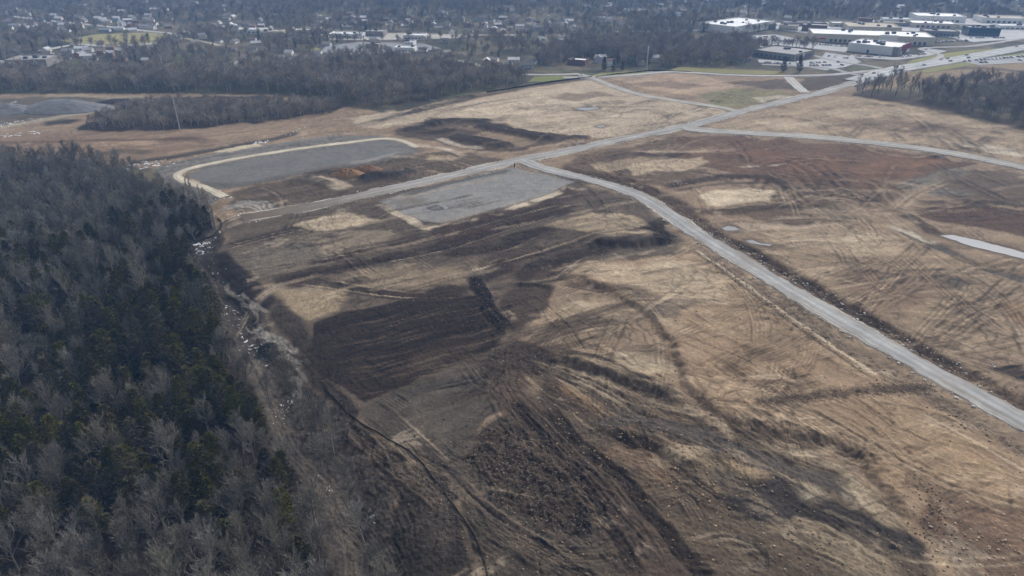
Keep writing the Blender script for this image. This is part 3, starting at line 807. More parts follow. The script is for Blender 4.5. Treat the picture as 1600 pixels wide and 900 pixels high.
for k in range(30):
    a = random.random()
    px = 880 + 420 * a + random.uniform(-40, 40); py = 590 + 230 * a + random.uniform(-30, 60)
    L = random.uniform(60, 170)
    stroke([(px, py), (px + L * .5, py + L * .24), (px + L, py + L * .52)], random.uniform(.6, 1.8), S(150, 134, 110) if random.random() < .5 else S(66, 55, 46), .55, warp=2.5, dz=-.06, brk=.2)
for k in range(6):
    cx, cy = 1130 + 8 * k, 860 + 2 * k
    stroke([(cx - 60 + 6 * k, cy - 10), (cx - 20, cy - 28 + 5 * k), (cx + 40 - 4 * k, cy - 14), (cx + 50 - 6 * k, cy + 16), (cx, cy + 30 - 4 * k)], 1.2, S(62, 53, 45) if k % 2 else S(136, 122, 102), .7, warp=2, dz=-.1)
DKF = S(114, 94, 74)
scarp([(1440, 850), (1405, 790), (1362, 742), (1322, 706), (1278, 690), (1210, 676), (1140, 656), (1092, 632), (1066, 590), (1048, 536), (1014, 492), (960, 462), (905, 438), (858, 428)], 1.9, 3.4, 22, DKF, .32)
scarp([(835, 556), (880, 566), (940, 586), (1000, 606), (1050, 628), (1092, 640)][::-1], 2.6, 3.2, 12, S(70, 59, 49), .75)
scarp([(915, 664), (970, 680), (1030, 706), (1090, 738), (1130, 760)][::-1], 2.4, 3.0, 12, S(74, 60, 47), .7)
scarp([(1110, 745), (1150, 790), (1200, 818)][::-1], 1.0, 2.5, 10, S(58, 50, 44), .7)
scarp([(900, 388), (950, 384), (1010, 382), (1072, 377)][::-1], 2.8, 5.0, 18, S(64, 54, 46), .8)
scarp([(1440, 850), (1462, 815), (1458, 785), (1430, 760), (1410, 745)], .9, 2.0, 8, S(98, 80, 62), .4)
for k in range(9):
    cx, cy = 1405 + 9 * k, 735 + 4 * k
    stroke([(cx, cy), (cx + 12, cy + 6), (cx + 10, cy + 20), (cx + 3, cy + 30)], 1.2, S(104, 86, 68), .7, warp=1, dz=-.2, ends=2)
# clumpy bank on the far side of R2, rough strip on the near side
stroke([(862, 264), (960, 282), (1034, 306), (1078, 340), (1122, 370), (1204, 414), (1294, 468), (1404, 530), (1504, 590), (1620, 652), (1720, 705)], 11, S(88, 72, 58), .85, dz=-.8, rough=.9, warp=1.5)
stroke([(1100, 352), (1180, 396), (1290, 460), (1400, 520), (1510, 582)], 5, S(66, 54, 44), .7, dz=-.5, rough=1, brk=.3, warp=1.5)
stroke([(1080, 382), (1180, 448), (1290, 522), (1400, 590), (1480, 636), (1600, 704), (1700, 760)], 6, S(124, 108, 90), .8, rough=.7)
stroke([(1085, 388), (1180, 455), (1280, 526), (1380, 594)], 1.2, S(188, 172, 146), .8, warp=.5)
stroke([(1090, 396), (1180, 462), (1270, 528), (1370, 596)], 1.0, S(96, 82, 68), .8, warp=.5)
stroke([(1430, 640), (1540, 700), (1700, 790)], 1.0, S(186, 168, 142), .7, warp=.5)
tracks([(1180, 632), (1250, 640), (1340, 690), (1480, 760), (1620, 800)], 5, 12, amt=.35)
tracks([(1100, 480), (1250, 470), (1330, 520)], 4, 14, amt=.3)
for k in range(46):                                            # grader marks over the tan fields
    px = random.uniform(900, 1500); py = random.uniform(400, 760)
    L = random.uniform(60, 220)
    stroke([(px, py), (px + L * .5, py + random.uniform(-8, 4)), (px + L, py + random.uniform(-14, 14))], random.uniform(.8, 2.6), S(176, 156, 128) if random.random() < .55 else S(108, 88, 70), .38, warp=3, brk=.3)
for k in range(60):                                            # scraper marks over the middle and far fields
    px = random.uniform(360, 1000); py = random.uniform(310, 470)
    L = random.uniform(60, 200)
    stroke([(px, py), (px + L * .5, py - L * .09), (px + L, py - L * .2)], random.uniform(1, 3), random.choice([S(146, 130, 108), S(66, 54, 45), S(84, 71, 60)]), .5, warp=2, brk=.3, dz=-.05)
for k in range(60):
    px = random.uniform(560, 1600); py = random.uniform(140, 300)
    L = random.uniform(50, 200)
    stroke([(px, py), (px + L * .5, py + random.uniform(-3, 3)), (px + L, py + random.uniform(-4, 8))], random.uniform(2, 5), random.choice([S(170, 154, 130), S(92, 78, 64), S(110, 94, 78)]), .4, warp=5, brk=.3)
for q in ([(1250, 340), (1235, 305), (1225, 285)], [(1400, 348), (1290, 318), (1240, 300), (1215, 285)], [(1210, 330), (1260, 310), (1330, 292)], [(1340, 360), (1290, 330), (1250, 305)], [(1400, 330), (1415, 345), (1450, 370)], [(1390, 330), (1430, 300), (1480, 280)],
          [(1150, 345), (1220, 338), (1300, 338), (1370, 345)], [(1170, 380), (1250, 372), (1330, 366)]):
    tracks(q, 4, 10, amt=.5, pale=.55)
mound(1300, 318, 16, 9, 1.6)
mound(600, 277, 16, 5, 1.4)

# texture of the graded soil (streaks, mottling, clods)
yy = Y
w_low = sstep(150, 190, Y) * 0 + sstep(215, 175, Y) * sstep(0, 40, X + 10)
w_rgt = sstep(20, 60, X - (Y - 200) * 0.15) * (1 - w_low) * sstep(420, 330, Y)
w_mid = np.clip(1 - w_low - w_rgt, 0, 1)
site_w = np.zeros(NV)
ii, dd = sdf(SITE, 10, 0); site_w[ii] = sstep(3, -3, dd)
STK = ST_LOW * w_low + ST_RGT * w_rgt + ST_MID * w_mid
site_w0 = site_w
ii, dd = sdf(PLOUGH, 4, 0); pl = np.zeros(NV); pl[ii] = sstep(2, -2, dd)
for pd in (PAD1, PAD2):
    ii, dd = sdf(pd, 3, 1.2); site_w[ii] *= sstep(-.5, .5, dd); ROUGH[ii] = np.where(dd < 0, .12, ROUGH[ii])
STK = np.tanh(1.6 * STK)
RDG = 1 - np.abs(pn(X / 5.5 + 1.5 * W1, Y / 5.5 + 1.5 * W2, 141)) * 2.2           # thin branching rills
RDG = sstep(.55, .95, RDG) * np.clip(2.2 / SPC, 0, 1) * sstep(-.2, .3, fbm(X, Y, 35, 2, 145))
pdm = np.ones(NV)
for pd in (PAD1, PAD2):
    ii, dd = sdf(pd, 3, 1.2); pdm[ii] = np.where(dd < 0, .85, 1)
tex = 1 + site_w * (0.15 * STK + 0.10 * N_L) + pdm * (0.14 * N_M + 0.12 * N_S + 0.18 * N_XS)
P1 = fbm(X + 4 * W1, Y + 4 * W2, 18, 4, 151, .6); P2 = fbm(X + 4 * W2, Y - 4 * W1, 18, 4, 161, .6)
buff = (sstep(0.16, 0.26, P1 * .8 + STK * 0.22) * site_w * (1 - pl) * (0.14 + .08 * N_S))[:, None]
dark = (sstep(0.16, 0.26, P2 * .8 - STK * 0.22 + .1 * N_S) * site_w * (.16 + .1 * N_S))[:, None]
pal = (sstep(.42, .55, P1 + .25 * STK) * site_w * (1 - pl) * .26)[:, None]
C[:] = C * (1 - buff) + np.minimum(C * 1.45, S(172, 153, 127)) * buff
C[:] = C * (1 - dark) + C * np.array([.55, .52, .5]) * dark
C[:] = C * (1 - pal) + S(184, 168, 145) * pal
C *= (1 - site_w * .33 * RDG)[:, None]
C *= np.clip(tex, 0.4, 1.7)[:, None]
lum = C @ np.array([.3, .5, .2])
C[:] = C * .84 + lum[:, None] * .16
C *= 1.0 * ((lum / 0.17) ** 0.2)[:, None] * np.array([1.0, .985, .96])
C[:] = np.clip(C, 0.01, 0.8)
near = np.clip(2.0 / SPC, 0.1, 1)
Z += (0.35 * N_M * sstep(700, 300, np.hypot(X, Y)) + ROUGH * (0.75 * N_S + 0.6 * N_XS) * near - .12 * RDG * site_w + 0.07 * STK * site_w * near * (1 + 2.0 * ROUGH))
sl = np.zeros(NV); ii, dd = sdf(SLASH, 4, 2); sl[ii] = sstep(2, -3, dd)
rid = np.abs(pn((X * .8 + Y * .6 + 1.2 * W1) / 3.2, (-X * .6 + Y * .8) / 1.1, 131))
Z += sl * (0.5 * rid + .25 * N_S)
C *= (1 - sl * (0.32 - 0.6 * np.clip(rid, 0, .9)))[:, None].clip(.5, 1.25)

# ------------------------------------------------------------------ roads: flatten the ground under them, then lay their own sheets
ROADS = [  # name, centre line (photo pixels), width in metres, colour, shoulders, label
    ("gravel_road", [(378, 341), (440, 331), (498, 321), (560, 307), (640, 289), (720, 271), (785, 256), (830, 247), (880, 238), (950, 222), (1060, 200), (1110, 188), (1160, 174), (1240, 155), (1290, 143), (1325, 132), (1352, 124)], 9.5, S(150, 149, 146), 1),
    ("gravel_road", [(818, 251), (850, 264), (905, 277), (960, 292), (1010, 312), (1047, 336), (1090, 366), (1150, 402), (1250, 463), (1350, 521), (1450, 578), (1600, 661), (1760, 750), (2000, 884), (2400, 1105)], 8.6, S(152, 152, 151), 1),
    ("gravel_road", [(1068, 199), (1090, 203), (1150, 207), (1250, 213), (1350, 222), (1450, 234), (1540, 250), (1600, 262), (1760, 300), (2000, 356), (2400, 450)], 11.0, S(156, 154, 149), 1),
    ("gravel_road", [(1152, 174), (1120, 167), (1060, 158), (1000, 148), (955, 134), (925, 122), (905, 116)], 8.5, S(158, 155, 148), 0),
    ("ring_road", [(352, 308), (322, 294), (290, 284), (277, 275), (290, 266), (330, 256), (400, 243), (480, 231), (560, 221), (600, 217), (630, 221), (652, 231)], 4.8, S(184, 176, 158), 0),
    ("concrete_drive", [(1258, 145), (1244, 133), (1232, 121)], 8.0, S(172, 170, 166), 0),
    ("street", [(880, 122), (930, 121), (985, 118), (1040, 113), (1080, 114), (1150, 118), (1230, 119), (1300, 117), (1352, 112), (1400, 108)], 6.5, S(164, 162, 160), 0),
    ("highway", [(1335, 127), (1400, 109), (1480, 96), (1540, 85), (1620, 71), (1760, 52)], 19.0, S(168, 169, 168), 0),
    ("street", [(1352, 119), (1330, 116), (1300, 108), (1250, 104), (1190, 101)], 6.0, S(150, 148, 146), 0),
    ("street", [(1390, 111), (1360, 104), (1320, 98), (1290, 92), (1240, 80), (1180, 72)], 6.0, S(158, 156, 154), 0),
    ("street", [(1420, 104), (1470, 88), (1440, 76), (1520, 72), (1600, 60)], 6.0, S(160, 158, 156), 0),
    ("street", [(60, 80), (120, 70), (160, 72), (230, 69), (265, 64), (282, 59), (268, 53), (230, 49), (150, 40), (80, 33), (20, 26)], 8.0, S(172, 170, 166), 0),
    ("street", [(282, 59), (320, 66), (345, 72)], 6.0, S(170, 160, 140), 0),
    ("street", [(700, 92), (740, 100), (780, 114), (840, 117), (905, 116)], 5.0, S(166, 164, 160), 0),
    ("street", [(440, 62), (520, 54), (620, 53), (720, 55), (830, 55)], 7.0, S(168, 160, 146), 0),
    ("street", [(960, 50), (1030, 49), (1100, 47), (1180, 41), (1300, 36)], 6.0, S(170, 170, 168), 0),
]
ROAD_LABELS = [
    "long grey gravel haul road running from the lower pad up to the highway",
    "grey gravel road curving away from the pad corner to the right edge",
    "pale gravel road branching right beside the reddish brown field",
    "gravel road branching left past the green meadow to the houses",
    "cream coloured ring road around the upper grey gravel pad",
    "short white concrete drive off the haul road",
    "narrow street behind the far brown fields", "wide grey highway leading to the big stores", "street beside the parking lot of the low grey building", "street in front of the white box store", "street past the long white store",
    "street curving round the green meadow at far left", "short tan lane right of the green meadow", "lane past the lawns behind the wood", "street through the far commercial strip", "thin far road above the wood",
]


def flatten(P, w, z=0.0, soft=4.0, chop=None):
    idx, dd, sg, al, tot = line_dist(P, w + soft + 2)
    a = sstep(w * .5 + soft, w * .5 + 0.6, dd)
    Z[idx] = Z[idx] * (1 - a) + z * a


road_lines = []
for (nm, pts, w, c, sh) in ROADS:
    P = smooth_line(GL(pts), 2.5)
    road_lines.append(P)
    flatten(P, w, 0.0, 4.0 if sh else 3.0)

PADS = [
    ("gravel_pad", PAD1, 0.0, S(134, 133, 133), "flat grey gravel pad beside the road junction"),
    ("gravel_pad", PAD2, 0.0, S(122, 121, 120), "larger grey gravel pad inside the cream ring road"),
    ("parking_lot", [(1186, 98), (1240, 102), (1290, 110), (1320, 105), (1345, 97), (1330, 88), (1290, 82), (1282, 92), (1240, 97), (1184, 93)], 0.30, S(160, 161, 162), "parking lot round the low grey building"),
    ("parking_lot", [(1110, 56), (1146, 58), (1210, 54), (1270, 66), (1330, 74), (1320, 82), (1250, 74), (1180, 68), (1115, 64)], 0.30, S(166, 167, 168), "parking lot in front of the far white warehouse"),
    ("parking_lot", [(1330, 90), (1400, 94), (1450, 88), (1480, 80), (1450, 76), (1442, 84), (1401, 90), (1328, 86)], 0.34, S(164, 165, 166), "parking lot around the white store with the red corner"),
    ("parking_lot", [(1280, 52), (1330, 50), (1410, 52), (1480, 58), (1520, 66), (1580, 62), (1640, 56), (1640, 36), (1560, 30), (1430, 28), (1330, 34), (1210, 36), (1210, 46), (1260, 52)], 0.30, S(174, 174, 174), "far wide paved shopping centre lot"),
    ("parking_lot", [(-60, 110), (20, 110), (78, 104), (82, 98), (60, 94), (-60, 96)], 0.30, S(168, 170, 174), "pale lot round the flat roofed building at far left edge"),
    ("parking_lot", [(505, 62), (560, 63), (640, 62), (720, 60), (735, 56), (640, 52), (560, 51), (510, 55)], 0.30, S(168, 164, 156), "pale paved lot of the far commercial strip"),
    ("parking_lot", [(500, 82), (560, 86), (640, 82), (690, 76), (660, 68), (560, 66), (510, 72)], 0.30, S(134, 136, 138), "grey yard below the far commercial strip"),
    ("parking_lot", [(330, 106), (352, 98), (372, 96), (392, 100), (384, 106), (352, 112)], 0.30, S(172, 172, 176), "pale gravel yard in the wood at left"),
    ("parking_lot", [(1500, 96), (1540, 91), (1600, 86), (1700, 80), (1700, 92), (1600, 98), (1530, 102)], 0.30, S(150, 150, 150), "paved yard beyond the highway at the right edge"),
    ("meadow", [(92, 63), (150, 54), (230, 51), (262, 54), (272, 60), (235, 67), (160, 69.5), (110, 67)], 0.22, S(140, 134, 92), "yellow green meadow at far left"),
    ("lawn", [(735, 100), (780, 106), (790, 112), (750, 116), (715, 110)], 0.22, S(104, 116, 62), "small green lawn among bare trees behind the wood"),
    ("lawn", [(825, 128), (836, 120), (885, 118), (905, 120), (850, 128)], 0.22, S(108, 112, 62), "green lawn strip at the wood's right end"),
    ("lawn", [(918, 120), (940, 114), (1000, 112), (1020, 113), (985, 117), (930, 121)], 0.22, S(118, 118, 70), "lawn left of the thick pale pole"),
    ("lawn", [(1040, 112), (1060, 105), (1130, 108), (1225, 112), (1225, 117), (1150, 116), (1080, 112)], 0.22, S(122, 118, 74), "dry grass strip in front of the bare tree wood"),
    ("lawn", [(1410, 104), (1425, 94), (1470, 84), (1520, 78), (1560, 76), (1520, 86), (1450, 98)], 0.22, S(122, 120, 70), "grass verge between store and highway"),
    ("lawn", [(1420, 114), (1480, 102), (1560, 88), (1620, 80), (1620, 84), (1540, 98), (1450, 114)], 0.22, S(120, 118, 72), "grass verge on the near side of the highway"),
    ("lawn", [(480, 80), (492, 74), (500, 76), (496, 82)], 0.22, S(128, 124, 66), "small bright grass plot beside far commercial yard"),
]
for (nm, pts, z, c, lb) in PADS:
    P = GL(pts)
    idx, dd = sdf(pts, 8, 0)
    a = sstep(3, 0.5, dd)
    Z[idx] = Z[idx] * (1 - a)
WATERS = [
    ("pond", [(1470, 367), (1490, 366), (1530, 375), (1570, 385), (1630, 403), (1760, 443), (1900, 484), (1904, 490), (1760, 452), (1640, 413), (1570, 396), (1520, 384), (1486, 373)], "long narrow grey pond at the right edge"),
    ("puddle", [(1128, 356), (1138, 352), (1148, 354), (1157, 358), (1146, 360), (1134, 359)], "puddle just right of the curving gravel road"),
    ("puddle", [(1166, 375), (1176, 374), (1190, 379), (1206, 381), (1202, 383), (1186, 381.5), (1172, 378)], "second thin puddle beside the curving gravel road"),
    ("puddle", [(898, 169.5), (910, 167.5), (935, 167), (934, 169), (915, 172)], "bright puddle in the far pale field"),
    ("puddle", [(932, 197), (942, 195), (946, 196), (938, 199)], "tiny puddle left of haul road in far field"),
]
for (nm, pts, lb) in WATERS:
    idx, dd = sdf(pts, 14, 0)
    a = sstep(9, -0.5, dd)
    wet = (sstep(4.5, .5, dd + 1.5 * N_M[idx]) * .6)[:, None]
    C[idx] = C[idx] * (1 - wet) + S(74, 64, 54) * wet
    Z[idx] = Z[idx] * (1 - a) - 0.35 * a - 0.5 * sstep(0.5, -2, dd)

# ---- the sheet itself
V = np.stack([X, Y, Z], 1)
c0 = len(V)
V = np.concatenate([V, [[0, 0, 0]]])
i = np.arange(NR - 1)[:, None]; j = np.arange(NT)[None, :]; jn = (j + 1) % NT
Fq = np.stack([(i * NT + j), (i * NT + jn), ((i + 1) * NT + jn), ((i + 1) * NT + j)], -1).reshape(-1, 4)[:, ::-1]
CC = np.concatenate([C, [[.1, .09, .07]]])
own = np.zeros(len(Fq), dtype=bool)
for (nm, pts, z, c, lb) in PADS[:2]:                          # the gravel pads take their own piece of the sheet
    ii, dd = sdf(pts, 6, 1.8)
    ins = np.zeros(len(V), dtype=bool); ins[ii[dd < 0]] = True
    fm = ins[Fq].all(1); own |= fm
    used = np.unique(Fq[fm]); remap = np.zeros(len(V), dtype=np.int64); remap[used] = np.arange(len(used))
    pm = mesh_np(nm, V[used], remap[Fq[fm]], [M_GRAVEL], smooth=True); set_color(pm, CC[used])
    link(bpy.data.objects.new(nm, pm), kind="structure", label=lb)
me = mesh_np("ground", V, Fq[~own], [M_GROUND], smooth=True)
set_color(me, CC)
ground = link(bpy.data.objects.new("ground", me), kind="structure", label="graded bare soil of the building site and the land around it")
ZG = Z.reshape(NR, NT)


def hz(x, y):
    """terrain height at ground points (arrays)"""
    x = np.asarray(x, float); y = np.asarray(y, float)
    r = np.hypot(x, y); th = np.arctan2(x, y)
    th = np.where(th < TH[0], th + 2 * np.pi, th)
    a = np.clip(np.searchsorted(RR, r) - 1, 0, NR - 2); b = np.clip(np.searchsorted(TH, th) - 1, 0, NT - 2)
    fr = np.clip((r - RR[a]) / (RR[a + 1] - RR[a]), 0, 1); ft = np.clip((th - TH[b]) / (TH[b + 1] - TH[b]), 0, 1)
    return (ZG[a, b] * (1 - ft) + ZG[a, b + 1] * ft) * (1 - fr) + (ZG[a + 1, b] * (1 - ft) + ZG[a + 1, b + 1] * ft) * fr


def strip(P, w, z, seed, cols=13, edge=0.35, crown=0.08, color=None, fade=0.0, muddy=False):
    """road ribbon with ragged edges and a skirt, vertex colours with wheel lanes"""
    P = np.array(P); n = len(P)
    T = np.gradient(P, axis=0); T /= np.linalg.norm(T, axis=1)[:, None] + 1e-9
    Nn = np.stack([-T[:, 1], T[:, 0]], 1)
    s = np.concatenate([[0], np.cumsum(np.linalg.norm(np.diff(P, axis=0), axis=1))])
    eL = w / 2 + edge * (pn(s / 5, s * 0 + .3, seed) + .7 * pn(s / 1.9, s * 0 + .7, seed + 1))
    eR = w / 2 + edge * (pn(s / 5, s * 0 + 5.3, seed) + .7 * pn(s / 1.9, s * 0 + 9.7, seed + 1))
    u = np.linspace(-1, 1, cols)
    Vv = []; Cc = []
    for k in range(-1, cols + 1):
        if k == -1:
            off = eL + .9; zz = np.full(n, -0.35); uu = -1
        elif k == cols:
            off = -(eR + .9); zz = np.full(n, -0.35); uu = 1
        else:
            uu = u[k]; off = np.where(uu < 0, -uu * eL, -uu * eR); zz = z + crown * (1 - uu * uu) + 0 * s
        Q = P + Nn * off[:, None] if np.ndim(off) else P + Nn * off
        Vv.append(np.stack([Q[:, 0], Q[:, 1], zz], 1))
        lane = 1 + .17 * math.cos(uu * math.pi * 2.6) - .14 * abs(uu) ** 4
        tone = lane * (1 + .16 * pn(s / 45, s * 0 + uu * 1.5, seed + 3) + .10 * pn(s / 7, s * 0 + uu * 3, seed + 4))
        if k in (-1, cols):
            tone = tone * .8
        cv = np.asarray(color)[None, :] * tone[:, None]
        mud = np.clip(sstep(.55, 1.0, abs(uu) + .35 * pn(s / 9, s * 0 + uu * 3, seed + 9)) * .55 + .35 * sstep(.25, .6, pn(s / 22, s * 0 + uu * 1.2, seed + 11)), 0, .8)[:, None]
        if muddy:
            cv = cv * (1 - mud) + S(128, 116, 100)[None] * mud
        if fade:
            fd = sstep(fade, 0, s + 6 * pn(s / 6, s * 0 + uu * 2, seed + 7))[:, None]
            cv = cv * (1 - fd) + S(100, 88, 76)[None] * fd
        Cc.append(cv)
    K = cols + 2
    Vv = np.stack(Vv, 1).reshape(-1, 3); Cc = np.stack(Cc, 1).reshape(-1, 3)
    a = np.arange(n - 1)[:, None]; b = np.arange(K - 1)[None, :]
    F = np.stack([a * K + b, a * K + b + 1, (a + 1) * K + b + 1, (a + 1) * K + b], -1).reshape(-1, 4)[:, ::-1]
    F = F[:, ::-1]
    # make sure the faces look up
    v0, v1, v2 = Vv[F[0, 0]], Vv[F[0, 1]], Vv[F[0, 2]]
    if np.cross(v1 - v0, v2 - v0)[2] < 0:
        F = F[:, ::-1]
    return Vv, F, Cc, Nn, s, eL, eR


for k, ((nm, pts, w, c, sh), P) in enumerate(zip(ROADS, road_lines)):
    z = 0.18 + 0.02 * ((k * 7) % 5)
    if nm in ("street", "highway"):
        z += 0.25
    Vv, F, Cc, Nn, s, eL, eR = strip(P, w, z, 200 + 5 * k, edge=.75 if sh else .45, color=c, fade=105.0 if k == 0 else 0.0, muddy=k < 5)
    me = mesh_np(nm, Vv, F, [M_ROAD], smooth=True); set_color(me, Cc)
    ro = link(bpy.data.objects.new(nm, me), kind="structure", label=ROAD_LABELS[k])
    if sh:                                                   # pale spilled gravel along the edges
        P = np.array(P)
        for sd, e in ((1, eL), (-1, eR)):
            mb = MB(); i0 = 0
            while i0 < len(P) - 4:
                L = random.randint(3, 22); i1 = min(len(P) - 1, i0 + L)
                ww = random.uniform(.5, 1.5)
                for q in range(i0, i1):
                    def pt(i, o, zz):
                        f = max(0.0, math.sin(math.pi * (i - i0) / max(1, i1 - i0))) ** .5
                        x, y = P[i] + Nn[i] * sd * (e[i] - .15 + o * f * ww)
                        return (x, y, z + zz)
                    a, b, c2, d2 = pt(q, 0, .02), pt(q + 1, 0, .02), pt(q + 1, .5, .16), pt(q, .5, .16)
                    e2, f2 = pt(q + 1, 1.0, -.25), pt(q, 1.0, -.25)
                    if sd > 0:
                        mb.quad(a, b, c2, d2); mb.quad(d2, c2, e2, f2)
                    else:
                        mb.quad(d2, c2, b, a); mb.quad(f2, e2, c2, d2)
                i0 = i1 + random.randint(1, 9)
            link(bpy.data.objects.new("shoulder", mb.mesh("shoulder", [M_SHOULDER])), parent=ro)


def sheet(name, pts, z, rough_edge, material, color, kind, label, ground_pts=False, skirt=.5):
    P = np.array(smooth_closed(GL(pts) if not ground_pts else pts, 2.0))
    n = len(P)
    T = np.roll(P, -1, 0) - np.roll(P, 1, 0); T /= np.linalg.norm(T, axis=1)[:, None] + 1e-9
    Nn = np.stack([-T[:, 1], T[:, 0]], 1)
    e = rough_edge * (pn(P[:, 0] / 4, P[:, 1] / 4, 301) + pn(P[:, 0] / 1.3, P[:, 1] / 1.3, 303))
    P = P + Nn * e[:, None]
    bm = bmesh.new()
    vs = [bm.verts.new((p[0], p[1], z)) for p in P]
    es = [bm.edges.new((vs[k], vs[(k + 1) % n])) for k in range(n)]
    bmesh.ops.triangle_fill(bm, use_beauty=True, edges=es)
    ar = sum(P[k][0] * P[(k + 1) % n][1] - P[(k + 1) % n][0] * P[k][1] for k in range(n))
    sg = 1 if ar > 0 else -1
    lo = [bm.verts.new((p[0] + sg * q[0] * -skirt, p[1] + sg * q[1] * -skirt, z - .75)) for p, q in zip(P, Nn)]
    for k in range(n):
        k2 = (k + 1) % n
        try:
            bm.faces.new((vs[k], lo[k], lo[k2], vs[k2]))
        except ValueError:
            pass
    bmesh.ops.recalc_face_normals(bm, faces=bm.faces)
    up = sum(f.normal.z * f.calc_area() for f in bm.faces)
    if up < 0:
        bmesh.ops.reverse_faces(bm, faces=bm.faces)
    me = bpy.data.meshes.new(name); bm.to_mesh(me); bm.free()
    me.materials.append(material)
    if color is not None:
        set_color(me, np.tile(np.asarray(color)[None], (len(me.vertices), 1)))
    return link(bpy.data.objects.new(name, me), kind=kind, label=label)


def smooth_closed(pts, step):
    P = [np.array(p) for p in pts]; n = len(P); out = []
    for i in range(n):
        a, b = P[i], P[(i + 1) % n]
        m = max(1, int(np.linalg.norm(b - a) / step))
        for k in range(m):
            out.append(a + (b - a) * k / m)
    return out


for (nm, pts, z, c, lb) in PADS[2:]:
    sheet(nm, pts, z, .8 if nm == "gravel_pad" else .5, M_PAD, c, "structure", lb)
for (nm, pts, lb) in WATERS:
    sheet(nm, pts, -0.30, .6, M_WATER, None, "structure", lb, skirt=.1)

# ------------------------------------------------------------------ trees
def grow(mb, p, d, L, r0, r1, segs, k, bend, wob, rnd):
    """a bent tapering tube; returns sample points (position, direction, radius)"""
    out = []
    p = Vector(p); d = Vector(d).normalized()
    for s in range(segs):
        d2 = (d + Vector((rnd.gauss(0, wob), rnd.gauss(0, wob), bend + rnd.gauss(0, wob * .5)))).normalized()
        q = p + d2 * (L / segs)
        ra = r0 + (r1 - r0) * s / segs; rb = r0 + (r1 - r0) * (s + 1) / segs
        mb.tube(p, q, ra, rb, k)
        out.append((p.copy(), d2.copy(), ra))
        p, d = q, d2
    out.append((p.copy(), d.copy(), r1))
    return out


def blade(mb, p, d, L, w, rnd):
    a = d.orthogonal().normalized()
    a = (a * math.cos(t := rnd.uniform(0, 6.283)) + d.cross(a) * math.sin(t)) * (w * .5)
    mb.tri(tuple(p - a), tuple(p + a), tuple(p + d * L))


def away(d, ang, rnd):
    a = d.orthogonal().normalized(); b = d.cross(a)
    t = rnd.uniform(0, 6.283)
    return (d * math.cos(ang) + (a * math.cos(t) + b * math.sin(t)) * math.sin(ang)).normalized()


def bare_tree(seed, H, spread, twigs=9, tw=.05, nl=9, slender=False):
    rnd = random.Random(seed)
    tr, cr = MB(), MB()
    h0 = H * (.62 if slender else rnd.uniform(.42, .55))
    stem = grow(tr, (0, 0, -.3), (rnd.gauss(0, .05), rnd.gauss(0, .05), 1), h0 + .3, .022 * H, .013 * H, 4, 6, .0, .04, rnd)
    lead = grow(tr, stem[-1][0], stem[-1][1], H * .36, .013 * H, .004 * H, 3, 5, .1, .12, rnd)
    nodes = stem[2:] + lead
    for i in range(nl):
        f = (i + rnd.random()) / nl
        p, d, r = nodes[min(len(nodes) - 1, int(f * len(nodes)))]
        az = i * 2.4 + rnd.uniform(-.4, .4)
        tilt = R(rnd.uniform(26, 50) - 20 * f) * (.6 if slender else 1)
        dirv = Vector((math.sin(tilt) * math.cos(az), math.sin(tilt) * math.sin(az), math.cos(tilt)))
        L1 = spread * rnd.uniform(.85, 1.25) * (1.15 - .45 * f)
        limb = grow(tr, p, dirv, L1, max(.075, r * .5), .04, 3, 4, .10, .10, rnd)
        for j in range(6):
            g = .25 + .75 * (j + rnd.random()) / 6
            q, dq, rq = limb[min(3, int(g * 3.99))]
            d2 = away(dq, R(rnd.uniform(20, 46)), rnd); d2.z += .4; d2.normalize()
            L2 = L1 * rnd.uniform(.40, .62)
            br = grow(cr, q, d2, L2, .05, .025, 2, 3, .10, .12, rnd)
            for k in range(4):
                q3, dq3, r3 = br[min(2, int((.25 + .75 * (k + rnd.random()) / 4) * 2.99))]
                d3 = away(dq3, R(rnd.uniform(18, 48)), rnd); d3.z += .35; d3.normalize()
                L3 = L2 * rnd.uniform(.45, .8)
                blade(cr, q3, d3, L3, tw * 1.9, rnd)
                for t in range(twigs):
                    u = rnd.uniform(.15, 1)
                    d4 = away(d3, R(rnd.uniform(12, 45)), rnd); d4.z += .3; d4.normalize()
                    blade(cr, q3 + d3 * L3 * u, d4, rnd.uniform(.45, 1.15) * (.6 + spread * .12), tw, rnd)
    return tr, cr


def conifer(seed, H, Rb, n=150, per=15, sz=.42):
    rnd = random.Random(seed)
    tr, cr = MB(), MB()
    tr.tube((0, 0, -.3), (0, 0, H * .95), .018 * H, .02, 6)
    for i in range(n):
        f = (i + rnd.random()) / n
        z = H * (.06 + .92 * f)
        rad = Rb * ((1 - f) ** .62 * (.55 + .7 * rnd.random()) + .05) * (min(1, .55 + f * 2.2))
        az = i * 2.39996 + rnd.gauss(0, .3)
        ou = Vector((math.cos(az), math.sin(az), rnd.uniform(-.1, .45))).normalized()
        tip = Vector((0, 0, z)) + ou * rad
        blade(cr, Vector((0, 0, z)), ou, rad, .09, rnd)
        for t in range(per):
            u = .35 + .65 * rnd.random() ** .7
            p = Vector((0, 0, z)) + ou * rad * u
            dd = (ou * .8 + Vector((rnd.gauss(0, .55), rnd.gauss(0, .55), rnd.gauss(.25, .45)))).normalized()
            blade(cr, p, dd, sz * rnd.uniform(.7, 1.6), sz * rnd.uniform(.45, .8), rnd)
    for t in range(14):
        dd = Vector((rnd.gauss(0, .3), rnd.gauss(0, .3), 1)).normalized()
        blade(cr, Vector((0, 0, H * .93)), dd, sz * 1.6, sz * .5, rnd)
    return tr, cr


